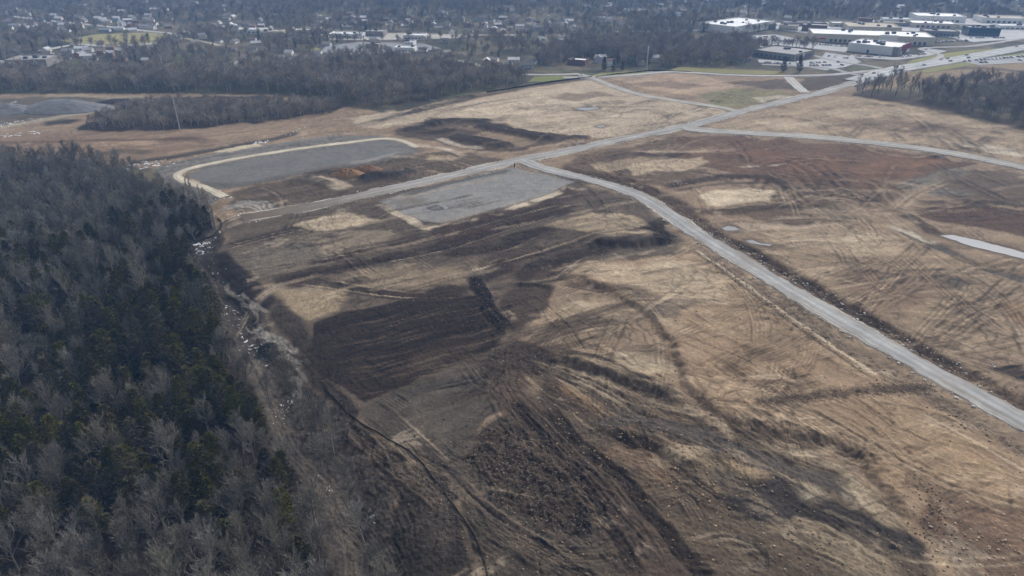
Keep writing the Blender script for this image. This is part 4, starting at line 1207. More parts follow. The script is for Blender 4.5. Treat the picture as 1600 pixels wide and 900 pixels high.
def shrub(seed, H, n=10, tw=.05):
    rnd = random.Random(seed); mb = MB()
    for i in range(n):
        az = rnd.uniform(0, 6.283); t = R(rnd.uniform(5, 38))
        dv = Vector((math.sin(t) * math.cos(az), math.sin(t) * math.sin(az), math.cos(t)))
        b = grow(mb, (rnd.gauss(0, .25), rnd.gauss(0, .25), -.1), dv, H * rnd.uniform(.6, 1), .03, .015, 2, 3, .05, .1, rnd)
        for k in range(12):
            q, dq, r = b[rnd.choice((1, 1, 2))]
            d3 = away(dq, R(rnd.uniform(15, 50)), rnd); d3.z += .2; d3.normalize()
            blade(mb, q - dq * rnd.uniform(0, H * .25), d3, H * rnd.uniform(.2, .45), tw, rnd)
    return mb


BARE = []
for s, (H, sp, tg, nl, sl) in enumerate(((13, 3.8, 6, 11, 0), (14.5, 4.3, 6, 12, 0), (12, 3.6, 7, 10, 0), (15.5, 3.6, 6, 11, 0), (12.5, 4.4, 6, 12, 0), (10.5, 3.4, 7, 10, 0), (13.5, 4.0, 6, 11, 0), (11.5, 3.9, 7, 11, 0))):
    a, b = bare_tree(100 + s, H, sp, tg, .055, nl, sl)
    BARE.append((a.mesh("trunk", [M_BARK]), b.mesh("crown", [M_TWIG]), H))
SLIM = []
for s in range(3):
    a, b = bare_tree(150 + s, 14 + s, 1.9, 7, .05, 7, True)
    SLIM.append((a.mesh("trunk", [M_BARKFAR]), b.mesh("crown", [M_BARKFAR]), 14 + s))
CONI = []
for s, (H, rb) in enumerate(((10, 2.3), (8.5, 2.1), (11.5, 2.4), (9.5, 2.7), (7, 1.9))):
    a, b = conifer(200 + s, H, rb)
    CONI.append((a.mesh("trunk", [M_CBARK]), b.mesh("crown", [M_NEEDLE]), H))


def merged(pair, mats, sx=1.0, sz=1.0):
    a, b = pair
    for m_ in (a, b):                                         # broader or lower habit
        m_.v = [(q[0] * sx, q[1] * sx, q[2] * sz) for q in m_.v]
    m = MB(); m.v = a.v + b.v; n = len(a.v)
    m.f = a.f + [tuple(i + n for i in f) for f in b.f]; m.m = a.m + [len(mats) - 1] * len(b.f)
    return m.mesh("far_tree", mats)


def plant(name, tmpl, x, y, scale, rot, label, cat, group):
    o = bpy.data.objects.new(name, None)
    o.empty_display_size = 1
    z = float(hz(x, y))
    o.location = (x, y, z - .1); o.rotation_euler = (random.gauss(0, .03), random.gauss(0, .03), rot)
    o.scale = (scale * random.uniform(.98, 1.25), scale * random.uniform(.98, 1.25), scale)
    link(o, label=label, cat=cat, group=group)
    link(bpy.data.objects.new("trunk", tmpl[0]), parent=o)
    link(bpy.data.objects.new("crown", tmpl[1]), parent=o)
    return o


def scatter_gn(name, meshes, pts, scales, rots, label):
    """uncountable vegetation: instances of a few meshes on the points, one object of kind stuff"""
    n = len(pts)
    me = bpy.data.meshes.new(name)
    me.vertices.add(n); me.vertices.foreach_set("co", np.asarray(pts, dtype=np.float32).ravel())
    a = me.attributes.new("scl", 'FLOAT', 'POINT'); a.data.foreach_set("value", np.asarray(scales, dtype=np.float32))
    a = me.attributes.new("rot", 'FLOAT', 'POINT'); a.data.foreach_set("value", np.asarray(rots, dtype=np.float32))
    a = me.attributes.new("pick", 'INT', 'POINT'); a.data.foreach_set("value", RNG.integers(0, len(meshes), n).astype(np.int32))
    ob = link(bpy.data.objects.new(name, me), kind="stuff", label=label)
    for m in {m for q in meshes for m in q.materials}:
        me.materials.append(m)
    ng = bpy.data.node_groups.new(name, 'GeometryNodeTree')
    ng.interface.new_socket("Geometry", in_out='INPUT', socket_type='NodeSocketGeometry')
    ng.interface.new_socket("Geometry", in_out='OUTPUT', socket_type='NodeSocketGeometry')
    N, L = ng.nodes, ng.links
    gi = N.new("NodeGroupInput"); go = N.new("NodeGroupOutput")
    ip = N.new("GeometryNodeInstanceOnPoints")
    jn = N.new("GeometryNodeJoinGeometry")
    for k, m in enumerate(meshes):
        src = bpy.data.objects.new(name + "_source", m)
        oi = N.new("GeometryNodeObjectInfo"); oi.inputs["Object"].default_value = src; oi.inputs["As Instance"].default_value = False
        g2 = N.new("GeometryNodeGeometryToInstance")
        L.new(oi.outputs["Geometry"], g2.inputs[0]); L.new(g2.outputs[0], jn.inputs[0])

    def attr(nm, typ):
        q = N.new("GeometryNodeInputNamedAttribute"); q.data_type = typ; q.inputs["Name"].default_value = nm
        return q.outputs["Attribute"]
    cx = N.new("ShaderNodeCombineXYZ"); L.new(attr("rot", 'FLOAT'), cx.inputs[2])
    L.new(gi.outputs[0], ip.inputs["Points"]); L.new(jn.outputs[0], ip.inputs["Instance"])
    ip.inputs["Pick Instance"].default_value = True
    L.new(attr("pick", 'INT'), ip.inputs["Instance Index"])
    L.new(cx.outputs[0], ip.inputs["Rotation"]); L.new(attr("scl", 'FLOAT'), ip.inputs["Scale"])
    L.new(ip.outputs[0], go.inputs[0])
    md = ob.modifiers.new("scatter", 'NODES'); md.node_group = ng
    return ob


def spread_pts(pts, spacing, ground_pts=False, lim=True):
    P = np.array(pts if ground_pts else GL(pts))
    lo, hi = P.min(0), P.max(0)
    gx, gy = np.meshgrid(np.arange(lo[0], hi[0], spacing), np.arange(lo[1], hi[1], spacing))
    gx = gx + (np.arange(gx.shape[0]) % 2)[:, None] * spacing * .5
    x = gx.ravel() + RNG.uniform(-.42, .42, gx.size) * spacing; y = gy.ravel() + RNG.uniform(-.42, .42, gx.size) * spacing
    k = inside(P, x, y)
    if lim:                                                   # only what the photo could see, and a little more
        k &= (np.abs(np.arctan2(x, y)) < R(51)) & (np.abs(x) < 60 + .80 * (y * CP + CAM_H * SP)) & (np.hypot(x, y) > 78)
    return x[k], y[k]


def to_px(x, y):
    t = y * CP + CAM_H * SP
    return 800 + FPX * x / t, 450 - FPX * (y * SP - CAM_H * CP) / t


CELL = 3.0
gx0, gy0, gnx, gny = -1500.0, 40.0, 1000, 640
_gx, _gy = np.meshgrid(gx0 + CELL * np.arange(gnx), gy0 + CELL * np.arange(gny))
ROADD = np.full((gny, gnx), 1e3)                               # distance to the nearest road edge
PADM = np.zeros((gny, gnx), dtype=bool)
for (nm, pts, w, c, sh), P in zip(ROADS, road_lines):
    Q = P[::4] + [P[-1]]
    for a, b in zip(Q[:-1], Q[1:]):
        i0 = max(0, int((min(a[0], b[0]) - gx0 - 40) / CELL)); i1 = max(0, int((max(a[0], b[0]) - gx0 + 40) / CELL)); j0 = max(0, int((min(a[1], b[1]) - gy0 - 40) / CELL)); j1 = max(0, int((max(a[1], b[1]) - gy0 + 40) / CELL))
        if i1 > i0 and j1 > j0:
            ROADD[j0:j1, i0:i1] = np.minimum(ROADD[j0:j1, i0:i1], seg_dist(_gx[j0:j1, i0:i1], _gy[j0:j1, i0:i1], a, b)[0] - w * .5)
for (nm, pts, z, c, lb) in PADS:
    P = np.array(GL(pts)); lo = ((P.min(0) - (gx0, gy0)) / CELL).astype(int).clip(0); hi = ((P.max(0) - (gx0, gy0)) / CELL).astype(int).clip(0) + 2
    sl_ = (slice(lo[1], hi[1]), slice(lo[0], hi[0]))
    if _gx[sl_].size:
        PADM[sl_] |= inside(P, _gx[sl_].ravel(), _gy[sl_].ravel()).reshape(_gx[sl_].shape)


def clear_of(x, y, roads=True, pads=True, margin=4.0):
    i = ((x - gx0) / CELL + .5).astype(int).clip(0, gnx - 1); j = ((y - gy0) / CELL + .5).astype(int).clip(0, gny - 1)
    k = ROADD[j, i] > margin
    if pads:
        k &= ~PADM[j, i]
    return k


# ---- the near forest
fx, fy = spread_pts(FOREST, 5.3)
u, v = to_px(fx, fy)
con_p = 1.0 * np.exp(-(((u - 240) / 230) ** 2 + ((v - 610) / 200) ** 2)) + .05
con_p *= np.clip(1 + 1.6 * fbm(fx, fy, 16, 2, 401), .15, 2.2)
con_p += .7 * np.exp(-(((u - 300) / 28) ** 2 + ((v - 352) / 14) ** 2))
is_con = RNG.random(len(fx)) < con_p
dist = np.hypot(fx, fy)
order = np.argsort(dist)
bare_i = [i for i in order if not is_con[i]]; con_i = [i for i in order if is_con[i]]
in_view = lambda i: -70 < u[i] < 1650 and v[i] < 985
bare_v = [i for i in bare_i if in_view(i)]
N_IND = 255
ind = set(bare_v[:N_IND])
side = lambda a, b: ("nearest the left edge" if a < 110 else "left of forest centre" if a < 230 else "right of forest centre" if a < 340 else "on the clearing side")
ZONES = (("by the bottom left corner", lambda a, b: b > 760 and a < 250), ("beside the dirt track", lambda a, b: a > 380 - (700 - b) * .35),
         ("among the dark cedars", lambda a, b: b > 520), ("above the cedar stand", lambda a, b: True))
LOOK = ("tall hardwood with ascending limbs", "big hardwood with wide crown", "densely twigged hardwood", "very tall narrow hardwood", "hardwood with low spreading limbs",
        "small thin twigged hardwood", "round crowned hardwood", "short bushy hardwood")
for i in sorted(ind):
    k = int(RNG.integers(0, len(BARE)))
    zn = next(z for z, f in ZONES if f(u[i], v[i]))
    plant("hardwood_tree", BARE[k], fx[i], fy[i], RNG.uniform(.55, 1.0) * (.85 if con_p[i] > .4 else 1), RNG.uniform(0, 6.28), f"{LOOK[k]} {zn}, {side(u[i], v[i])}", "tree", "bare hardwood trees of the near forest")
for i in con_i[:298]:
    if not in_view(i):
        continue
    k = int(RNG.integers(0, len(CONI)))
    zn = ("by the forest corner" if v[i] < 400 else "in the upper cedar stand" if v[i] < 560 else "in the mid cedar stand" if v[i] < 700 else "low in the cedar stand")
    lk = ("conical olive green cedar", "small olive green cedar", "tall pointed olive green cedar", "broad olive green cedar", "short olive green cedar")[k]
    plant("cedar_tree", CONI[k], fx[i], fy[i], RNG.uniform(1.05, 1.5), RNG.uniform(0, 6.28), f"{lk} {zn}, {side(u[i], v[i])}", "cedar tree", "cedars of the near forest")
rest = [i for i in bare_i if i not in ind]
NEARB = [merged(bare_tree(120 + s, 12.5 + s % 3, 3.9, 7, .065, 10), [M_BARK, M_TWIG], 1.2, .88) for s in range(4)]
scatter_gn("forest_trees", NEARB, [(fx[i], fy[i], float(hz(fx[i], fy[i])) - .1) for i in rest], [RNG.uniform(.55, .9) for i in rest], [RNG.uniform(0, 6.28) for i in rest], "mass of bare grey hardwoods filling the back of the near forest")
# undergrowth
UND = [shrub(330 + s, 2.0 + .4 * s).mesh("shrub", [M_UNDER]) for s in range(3)]
SHR = [shrub(300 + s, 2.2 + .4 * s) .mesh("shrub", [M_BRUSH]) for s in range(4)]
sx, sy = spread_pts(FOREST, 5.0)
scatter_gn("undergrowth", UND, np.stack([sx, sy, hz(sx, sy)], 1), RNG.uniform(.4, .9, len(sx)), RNG.uniform(0, 6.28, len(sx)), "leafless undergrowth on the forest floor")
cx_, cy_ = spread_pts(CORR, 3.0)
uu, vv = to_px(cx_, cy_)
tl = smooth_line(GL([(385, 545), (425, 632), (452, 690), (496, 738), (525, 785), (545, 840), (552, 960)]), 8)
k = RNG.random(len(cx_)) < .8
for a, b in zip(tl[:-1], tl[1:]):
    k &= seg_dist(cx_, cy_, a, b)[0] > 4.0
k &= ~((uu > 330) & (uu < 460) & (vv < 600) & (RNG.random(len(uu)) < .7))
cx_, cy_ = cx_[k], cy_[k]
scatter_gn("creek_brush", SHR, np.stack([cx_, cy_, hz(cx_, cy_)], 1), RNG.uniform(.45, 1.0, len(cx_)), RNG.uniform(0, 6.28, len(cx_)), "grey leafless brush in the creek corridor beside the forest")
dx_, dy_ = spread_pts([(500, 612), (560, 650), (640, 715), (700, 780), (745, 850), (770, 960), (640, 960), (612, 800), (580, 720), (540, 650)], 3.2)
scatter_gn("bank_brush", SHR, np.stack([dx_, dy_, hz(dx_, dy_)], 1), RNG.uniform(.14, .32, len(dx_)), RNG.uniform(0, 6.28, len(dx_)), "low dead weeds on the dark bank left of the silt fence")
# slim trees at the corner by the ring road, and trees of the creek corridor
for (px, py) in ((296, 300), (300, 312), (306, 306), (309, 318), (314, 311), (317, 324), (321, 318), (324, 330), (328, 326), (330, 338), (334, 334), (318, 336), (310, 330), (302, 322), (336, 344)):
    x, y = G(px, py + 10)
    plant("slim_tree", SLIM[random.randint(0, 2)], x, y, random.uniform(.7, .95), random.uniform(0, 6), "slim dark bare tree in the row at the forest corner beside the cream ring road", "tree", "slim trees at the forest corner")
for k, (px, py) in enumerate(((470, 655), (492, 690), (500, 715), (520, 700), (447, 600), (545, 780), (566, 830), (588, 880), (600, 930), (430, 575), (535, 745), (575, 900), (505, 665), (418, 610))):
    x, y = G(px, py)
    plant("corridor_tree", BARE[k % len(BARE)], x, y, random.uniform(.6, .85), random.uniform(0, 6), "bare grey tree standing between the dirt track and the dark bank", "tree", "trees along the creek corridor")

# ---- woods farther off
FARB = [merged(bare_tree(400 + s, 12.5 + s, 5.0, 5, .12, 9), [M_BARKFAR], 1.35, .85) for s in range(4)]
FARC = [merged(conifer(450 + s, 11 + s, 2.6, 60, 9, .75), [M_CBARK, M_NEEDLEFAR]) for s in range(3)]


def wood(name, polys, spacing, smin, smax, label, meshes, margin=3.0, thin=0.0, pads=True):
    xs, ys = [], []
    for p in polys:
        x, y = spread_pts(p, spacing)
        k = clear_of(x, y, True, pads, margin)
        if thin:
            k &= RNG.random(len(x)) > thin
        xs.append(x[k]); ys.append(y[k])
    x, y = np.concatenate(xs), np.concatenate(ys)
    scatter_gn(name, meshes, np.stack([x, y, hz(x, y)], 1), RNG.uniform(smin, smax, len(x)), RNG.uniform(0, 6.28, len(x)), label)
    return x, y


WOOD_MID = [(-160, 150), (-160, 116), (0, 118), (60, 117), (200, 120), (330, 114), (420, 112), (520, 104), (560, 104), (640, 112), (700, 108), (740, 118), (822, 126), (826, 130), (760, 141), (640, 160), (575, 168), (500, 150), (420, 144), (260, 143), (130, 143), (0, 146)]
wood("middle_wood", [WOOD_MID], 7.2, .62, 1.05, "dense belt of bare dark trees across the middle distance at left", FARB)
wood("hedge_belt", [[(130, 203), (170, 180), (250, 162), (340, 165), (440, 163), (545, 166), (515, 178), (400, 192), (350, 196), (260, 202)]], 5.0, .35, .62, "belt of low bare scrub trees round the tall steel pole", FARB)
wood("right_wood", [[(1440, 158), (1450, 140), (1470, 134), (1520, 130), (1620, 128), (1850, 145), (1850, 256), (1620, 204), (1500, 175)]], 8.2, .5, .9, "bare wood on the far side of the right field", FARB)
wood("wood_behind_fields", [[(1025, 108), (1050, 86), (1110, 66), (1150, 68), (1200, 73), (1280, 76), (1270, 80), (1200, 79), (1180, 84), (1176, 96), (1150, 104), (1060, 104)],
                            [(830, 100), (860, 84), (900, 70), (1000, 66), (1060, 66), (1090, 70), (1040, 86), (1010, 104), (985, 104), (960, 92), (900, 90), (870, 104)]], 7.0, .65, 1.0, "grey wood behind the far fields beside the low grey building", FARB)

# ------------------------------------------------------------------ buildings
M_WHITE = mat("white_panel", color=S(222, 222, 218), rough=.7, noise=((.05, .92, 1.03),))
M_ROOFW = mat("white_membrane", color=S(214, 215, 218), rough=.6, noise=((.06, .85, 1.03),))
M_ROOFG = mat("grey_membrane", color=S(150, 148, 146), rough=.9, noise=((.06, .85, 1.1),))
M_ROOFT = mat("tan_membrane", color=S(176, 166, 150), rough=.9, noise=((.06, .85, 1.1),))
M_REDM = mat("red_cladding", color=S(126, 40, 46), rough=.6)
M_CREAM = mat("cream_wall", color=S(198, 190, 172), rough=.8)
M_GREYW = mat("grey_block", color=S(140, 134, 128), rough=.85, noise=((.1, .85, 1.1),))
M_TEAL = mat("dark_teal_glass", color=S(34, 58, 74), rough=.3, spec=.5)
M_BRICK = mat("brown_brick", color=S(116, 88, 78), rough=.9)
M_WIN = mat("dark_window", color=S(38, 44, 52), rough=.2, spec=.6)
M_UNIT = mat("roof_unit_metal", color=S(96, 98, 102), rough=.6)
M_ORANGE = mat("orange_awning", color=S(190, 86, 48), rough=.7)


def ramp_mat(name, cols, rough=.85):
    m = bpy.data.materials.new(name); m.use_nodes = True; nt = m.node_tree
    b = nt.nodes["Principled BSDF"]; b.inputs["Roughness"].default_value = rough
    oi = nt.nodes.new("ShaderNodeObjectInfo"); cr = nt.nodes.new("ShaderNodeValToRGB"); cr.color_ramp.interpolation = 'CONSTANT'
    el = cr.color_ramp.elements
    for k, c in enumerate(cols):
        e = el[k] if k < 2 else el.new(k / len(cols))
        e.position = k / len(cols); e.color = (*[float(x) for x in c], 1)
    nt.links.new(oi.outputs["Random"], cr.inputs[0]); nt.links.new(cr.outputs[0], b.inputs["Base Color"])
    return m


M_HROOF = ramp_mat("house_roof", [S(132, 132, 134), S(92, 88, 86), S(168, 168, 170), S(116, 100, 92), S(190, 190, 192), S(108, 106, 104), S(140, 132, 124)])
M_HWALL = ramp_mat("house_wall", [S(214, 210, 202), S(190, 182, 168), S(226, 226, 224), S(150, 120, 106), S(170, 176, 184)])
M_CAR = ramp_mat("car_paint", [S(228, 228, 230), S(40, 42, 46), S(150, 154, 160), S(88, 92, 98), S(130, 34, 32), S(38, 58, 96), S(200, 200, 204)], .35)
M_TYRE = mat("tyre", color=S(30, 30, 30), rough=.9)


def big_building(name, A, B, depth, h, wall, roofm, label, cat="building", units=0, front=None, parapet=.9, bands=(), turn=None, length=None):
    a = np.array(G(*A)); b = np.array(G(*B)); w = float(np.linalg.norm(b - a)); an = math.atan2(b[1] - a[1], b[0] - a[0])
    if turn is not None:                                      # corner B fixed, wall direction and length given
        an, w = turn, length
        a = b - w * np.array([math.cos(an), math.sin(an)])
    root = bpy.data.objects.new(name, None); root.location = (a[0], a[1], 0.25); root.rotation_euler = (0, 0, an)
    link(root, label=label, cat=cat)
    BUILT.append((a, an, w, depth))
    mb = MB(); t = .5
    for (x0, x1, y0, y1) in ((0, w, 0, t), (0, w, depth - t, depth), (0, t, t, depth - t), (w - t, w, t, depth - t)):
        mb.box(x0, x1, y0, y1, -.6, h)
    link(bpy.data.objects.new("wall", mb.mesh("wall", [wall])), parent=root)
    mb = MB(); mb.box(t, w - t, t, depth - t, h - parapet - .3, h - parapet)
    link(bpy.data.objects.new("roof", mb.mesh("roof", [roofm])), parent=root)
    um = MB(); um.box(-1.6, 1.6, -1.1, 1.1, 0, 1.5); um.box(-1.2, 1.2, -.7, .7, 1.5, 1.8); um = um.mesh("roof_unit", [M_UNIT])
    rr = random.Random(hash(label) % 999)
    for k in range(units):
        o = bpy.data.objects.new("roof_unit", um); o.location = (rr.uniform(.1, .9) * w, rr.uniform(.15, .85) * depth, h - parapet); o.scale = (rr.uniform(.8, 1.5),) * 3
        link(o, parent=root)
    for (pn_, face, x0, x1, z0, z1, m, th) in bands:           # facade pieces: face f(ront) or r(ight), l(eft)
        mb = MB()
        if face == 'f':
            mb.box(x0 * w, x1 * w, -th, -.02, z0, z1)
        elif face == 'r':
            mb.box(w + .02, w + th, x0 * depth, x1 * depth, z0, z1)
        else:
            mb.box(-th, -.02, x0 * depth, x1 * depth, z0, z1)
        link(bpy.data.objects.new(pn_, mb.mesh(pn_, [m])), parent=root)
    return root, w


BUILT = []
win = lambda f, a, b, n, z0, z1, M_WIN=M_UNIT: [("window", f, a + (b - a) * k / n, a + (b - a) * (k + .6) / n, z0, z1, M_WIN, .12) for k in range(n)]
rt, w = big_building("box_store", (1331, 84), (1401, 88), 42, 8.5, M_WHITE, M_ROOFW, "white box store with dark red corner facade beside the highway", units=9, turn=R(-43), length=50,
                     bands=[("fascia", 'r', .28, 1.0, 3.6, 9.6, M_REDM, .6), ("corner_panel", 'r', 0, .27, 0, 8.8, M_GREYW, .35), ("entrance", 'r', .4, .7, 0, 3.3, M_WIN, .4), ("corner_panel", 'f', .9, 1.0, 0, 8.8, M_GREYW, .35), ("door", 'f', .4, .44, 0, 3.2, M_WIN, .15)])
big_building("box_store", (1268, 65), (1459, 72), 48, 9, M_CREAM, M_ROOFW, "long cream and white store behind the red cornered store", units=10,
             bands=[("awning", 'f', .06, .11, 3.2, 4.6, M_ORANGE, 2.0), ("fascia", 'f', .55, .70, 4, 9.8, M_WHITE, .5)] + win('f', .15, .5, 9, .3, 3.4) + win('f', .72, .95, 6, .3, 3.4))
big_building("warehouse", (1091, 47), (1147, 54), 90, 9, M_WHITE, M_ROOFW, "long white warehouse at the wood's far edge, leftmost of the stores", units=8, bands=[("corner_panel", 'f', .93, 1, 0, 9.2, M_CREAM, .3)])
big_building("low_building", (1176, 87), (1240, 95.5), 46, 6, M_GREYW, M_ROOFG, "low grey flat roofed building beside its parking lot", units=3, bands=win('f', .08, .95, 8, .6, 3) + win('r', .1, .9, 7, .6, 3.4) + [("sign_panel", 'r', .42, .47, 1.2, 5.2, M_WHITE, .2)])
big_building("office_building", (1512, 56), (1561, 57.5), 26, 9.5, M_TEAL, M_ROOFG, "dark teal office block near the highway", units=5, bands=[("cornice", 'f', -.01, 1.01, 8.6, 9.8, M_UNIT, .5)] + win('f', .06, .94, 8, .5, 3.2))
big_building("store", (1325, 49), (1408, 51.5), 50, 6, M_CREAM, M_ROOFT, "wide tan roofed store far behind the long cream store", units=4, bands=win('f', .1, .9, 7, .3, 2.8))
big_building("store", (1432, 34), (1508, 36), 44, 8, M_WHITE, M_ROOFW, "white store in the farthest row of the shopping centre", units=4, bands=win('f', .1, .9, 8, .3, 3))
big_building("store", (1424, 43), (1494, 45.5), 34, 6, M_CREAM, M_ROOFW, "pale roofed store left of the dark teal block", units=3, bands=win('f', .1, .9, 7, .3, 3))
big_building("store", (1534, 36), (1606, 38), 40, 7, M_WHITE, M_ROOFT, "tan roofed store at the far right edge", units=3, bands=win('f', .1, .9, 7, .3, 3))
big_building("store", (1443, 56), (1498, 58), 26, 6, M_GREYW, M_ROOFG, "grey roofed store between long store and teal block", units=3, bands=win('f', .1, .9, 7, .3, 3))
big_building("brick_building", (1252, 49), (1291, 51), 22, 8, M_BRICK, M_ROOFG, "brown brick building right of the white warehouse", units=2, bands=win('f', .08, .92, 8, 1, 2.6) + win('f', .08, .92, 8, 4.2, 5.8))
big_building("brick_building", (1340, 38), (1362, 39), 16, 8, M_BRICK, M_ROOFG, "small reddish brick block in the far shopping centre", bands=win('f', .08, .92, 5, 1, 2.6) + win('f', .08, .92, 5, 4.2, 5.8))
big_building("flat_roof_building", (10, 105), (74, 104), 30, 6.5, M_GREYW, M_ROOFG, "flat grey roofed building in the pale lot at the left edge", units=4, bands=win('f', .06, .94, 9, .6, 3.6))
big_building("flat_roof_building", (-14, 109), (8, 109.5), 14, 4.5, M_WHITE, M_ROOFW, "white roofed shed at the left edge below the flat roofed building", bands=win('f', .1, .9, 3, .5, 2.4))
for (A, B, dp, h, wm, rm, lb) in (((514, 60), (566, 60.5), 24, 5, M_WHITE, M_ROOFW, "long white roofed store in the far commercial strip"), ((570, 57), (598, 57.5), 22, 6, M_GREYW, M_ROOFG, "grey roofed store right of the long white roofed one"),
                                  ((630, 62), (662, 62.5), 20, 5, M_WHITE, M_ROOFW, "white store at the right end of the commercial strip"), ((616, 82), (646, 82.5), 16, 5, M_WHITE, M_ROOFW, "white roofed workshop behind the middle wood"),
                                  ((632, 71), (646, 71.4), 12, 4, M_WHITE, M_ROOFW, "small white shed in the grey yard"), ((572, 76), (592, 76.5), 14, 5, M_GREYW, M_ROOFG, "grey shed in the grey yard"),
                                  ((372, 52.5), (410, 53), 18, 5, M_WHITE, M_ROOFW, "low white roofed block far behind the left wood"), ((405, 56), (440, 56), 18, 5, M_CREAM, M_ROOFT, "cream block right of the low white roofed one"),
                                  ((462, 54), (500, 53), 18, 5, M_CREAM, M_ROOFT, "long cream roofed block left of the commercial strip"), ((886, 101), (914, 103), 14, 5, M_BRICK, M_ROOFW, "white roofed brick house near the end of the left gravel road"),
                                  ((1300, 42), (1352, 43), 20, 5, M_CREAM, M_ROOFW, "long low white roof left in the far shopping centre"), ((1372, 41), (1420, 42), 20, 5, M_GREYW, M_ROOFT, "long low tan roof in the middle of the far shopping centre"),
                                  ((1380, 35), (1424, 36), 18, 5, M_WHITE, M_ROOFW, "white low block behind the tan roofed stores"), ((1500, 47), (1540, 48), 16, 5, M_CREAM, M_ROOFG, "grey low block behind the dark teal block"),
                                  ((1560, 46), (1606, 47), 20, 5, M_WHITE, M_ROOFW, "white low block near the right edge above the highway"), ((1224, 41), (1290, 42), 18, 5, M_GREYW, M_ROOFG, "long grey low block behind the brown brick building"),
                                  ((1186, 45), (1212, 46), 16, 6, M_GREYW, M_ROOFG, "grey block just right of the white warehouse"), ((1216, 47), (1246, 48.5), 16, 6, M_CREAM, M_ROOFG, "cream walled block left of the brown brick building")):
    big_building("commercial_block", A, B, dp, h, wm, rm, lb, units=2, bands=win('f', .08, .92, 5, .9, 2.2))

# houses of the suburb: one of each kind, then copies
HOUSES = []
for (w, dp, h, rh) in ((12, 8, 3.2, 2.6), (14, 9, 3.0, 2.4), (10, 8, 5.4, 2.6), (16, 8.5, 3.0, 2.2)):
    mb = MB(); x, y = w / 2, dp / 2
    mb.box(-x, x, -y, y, -.5, h)
    for sx_ in (-x, x):
        mb.tri((sx_, -y, h), (sx_, y, h), (sx_, 0, h + rh))
    wall = mb.mesh("wall", [M_HWALL])
    mb = MB(); o = .5; tk = .18
    for s_ in (-1, 1):
        e0, e1 = (-x - o, s_ * (y + o), h - rh * o / y), (x + o, s_ * (y + o), h - rh * o / y)
        r0, r1 = (-x - o, 0, h + rh + .02), (x + o, 0, h + rh + .02)
        up = lambda p: (p[0], p[1], p[2] + tk)
        mb.quad(up(e0), up(e1), up(r1), up(r0)); mb.quad(e0, r0, r1, e1); mb.quad(e0, e1, up(e1), up(e0)); mb.quad(e0, up(e0), up(r0), r0); mb.quad(e1, r1, up(r1), up(e1))
    roof = mb.mesh("roof", [M_HROOF])
    mb = MB()
    mb.box(x * .4, x * .4 + .9, -.4, .5, h + rh * .5, h + rh + .9)
    chim = mb.mesh("chimney", [M_BRICK])
    mb = MB(); mb.box(-.5, .5, -.06, .0, 0, 1.2); wn_ = mb.mesh("window", [M_WIN])
    HOUSES.append((wall, roof, chim, wn_, w, dp, h))


def house(px, py, k, rot, label, group):
    x, y = G(px, py)
    o = bpy.data.objects.new("house", None); o.location = (x, y, .2); o.rotation_euler = (0, 0, rot); o.scale = (.8, .8, .8)
    link(o, label=label, cat="house", group=group)
    wall, roof, chim, wn_, w, dp, h = HOUSES[k]
    BUILT.append((np.array((x - w * .6, y - dp * .7)), 0.0, w * 1.2, dp * 1.4))
    wo = link(bpy.data.objects.new("wall", wall), parent=o)
    ro = link(bpy.data.objects.new("roof", roof), parent=o)
    link(bpy.data.objects.new("chimney", chim), parent=ro)
    if ppm(px, py) > 1.05:
        for q in (-.32, 0, .32):
            wi = bpy.data.objects.new("window", wn_); wi.location = (q * w, -dp / 2 - .005, 1.2); link(wi, parent=wo)


def houses(n, x0, x1, y0, y1, zone, slope=0.0):
    got = 0; tries = 0
    while got < n and tries < n * 40:
        tries += 1
        px = random.uniform(x0, x1); py = random.uniform(y0, y1) + slope * (px - x0)
        x, y = G(px, py)
        if not clear_of(np.array([x]), np.array([y]), True, True, 5)[0]:
            continue
        if any((x - p) ** 2 + (y - q) ** 2 < 17 ** 2 for p, q in HSPOT):
            continue
        if any(abs((x - a[0]) - w * .5) < w * .5 + 14 and abs(y - a[1] - dp * .5) < dp * .5 + 12 for a, an, w, dp in BUILT if w > 25):
            continue
        HSPOT.append((x, y))
        k = random.randint(0, 3)
        house(px, py, k, random.choice((0, 0, 1.57, .3, -.4, .15)) + random.gauss(0, .1), ("single storey" if k != 2 else "two storey") + " gabled house " + zone, "houses of the suburb")
        got += 1


HSPOT = []
houses(40, 10, 240, 28, 50, "in the far left neighbourhood behind the green meadow")
houses(22, 60, 190, 78, 96, "in the cluster left of the middle wood")
houses(14, 260, 420, 28, 72, "scattered in the trees behind the left wood")
houses(10, 440, 520, 88, 104, "behind the middle wood near the lane")
houses(40, 690, 900, 30, 54, "in the far neighbourhood above the wood at centre")
houses(22, 480, 690, 28, 48, "behind the far commercial strip")
houses(6, 735, 830, 96, 106, "among the lawns behind the middle wood")
houses(7, 920, 1040, 92, 104, "near the thick pale pole behind the fields")
houses(6, 840, 890, 62, 72, "in the clearing inside the far wood")
houses(5, 1120, 1170, 88, 96, "behind the tree row left of the low grey building")
houses(24, 930, 1080, 10, 40, "in the far neighbourhood at the top centre")
houses(24, 1380, 1600, 8, 22, "on the far slope above the shopping centre")
houses(20, 100, 420, 6, 24, "in the farthest suburb at top left")

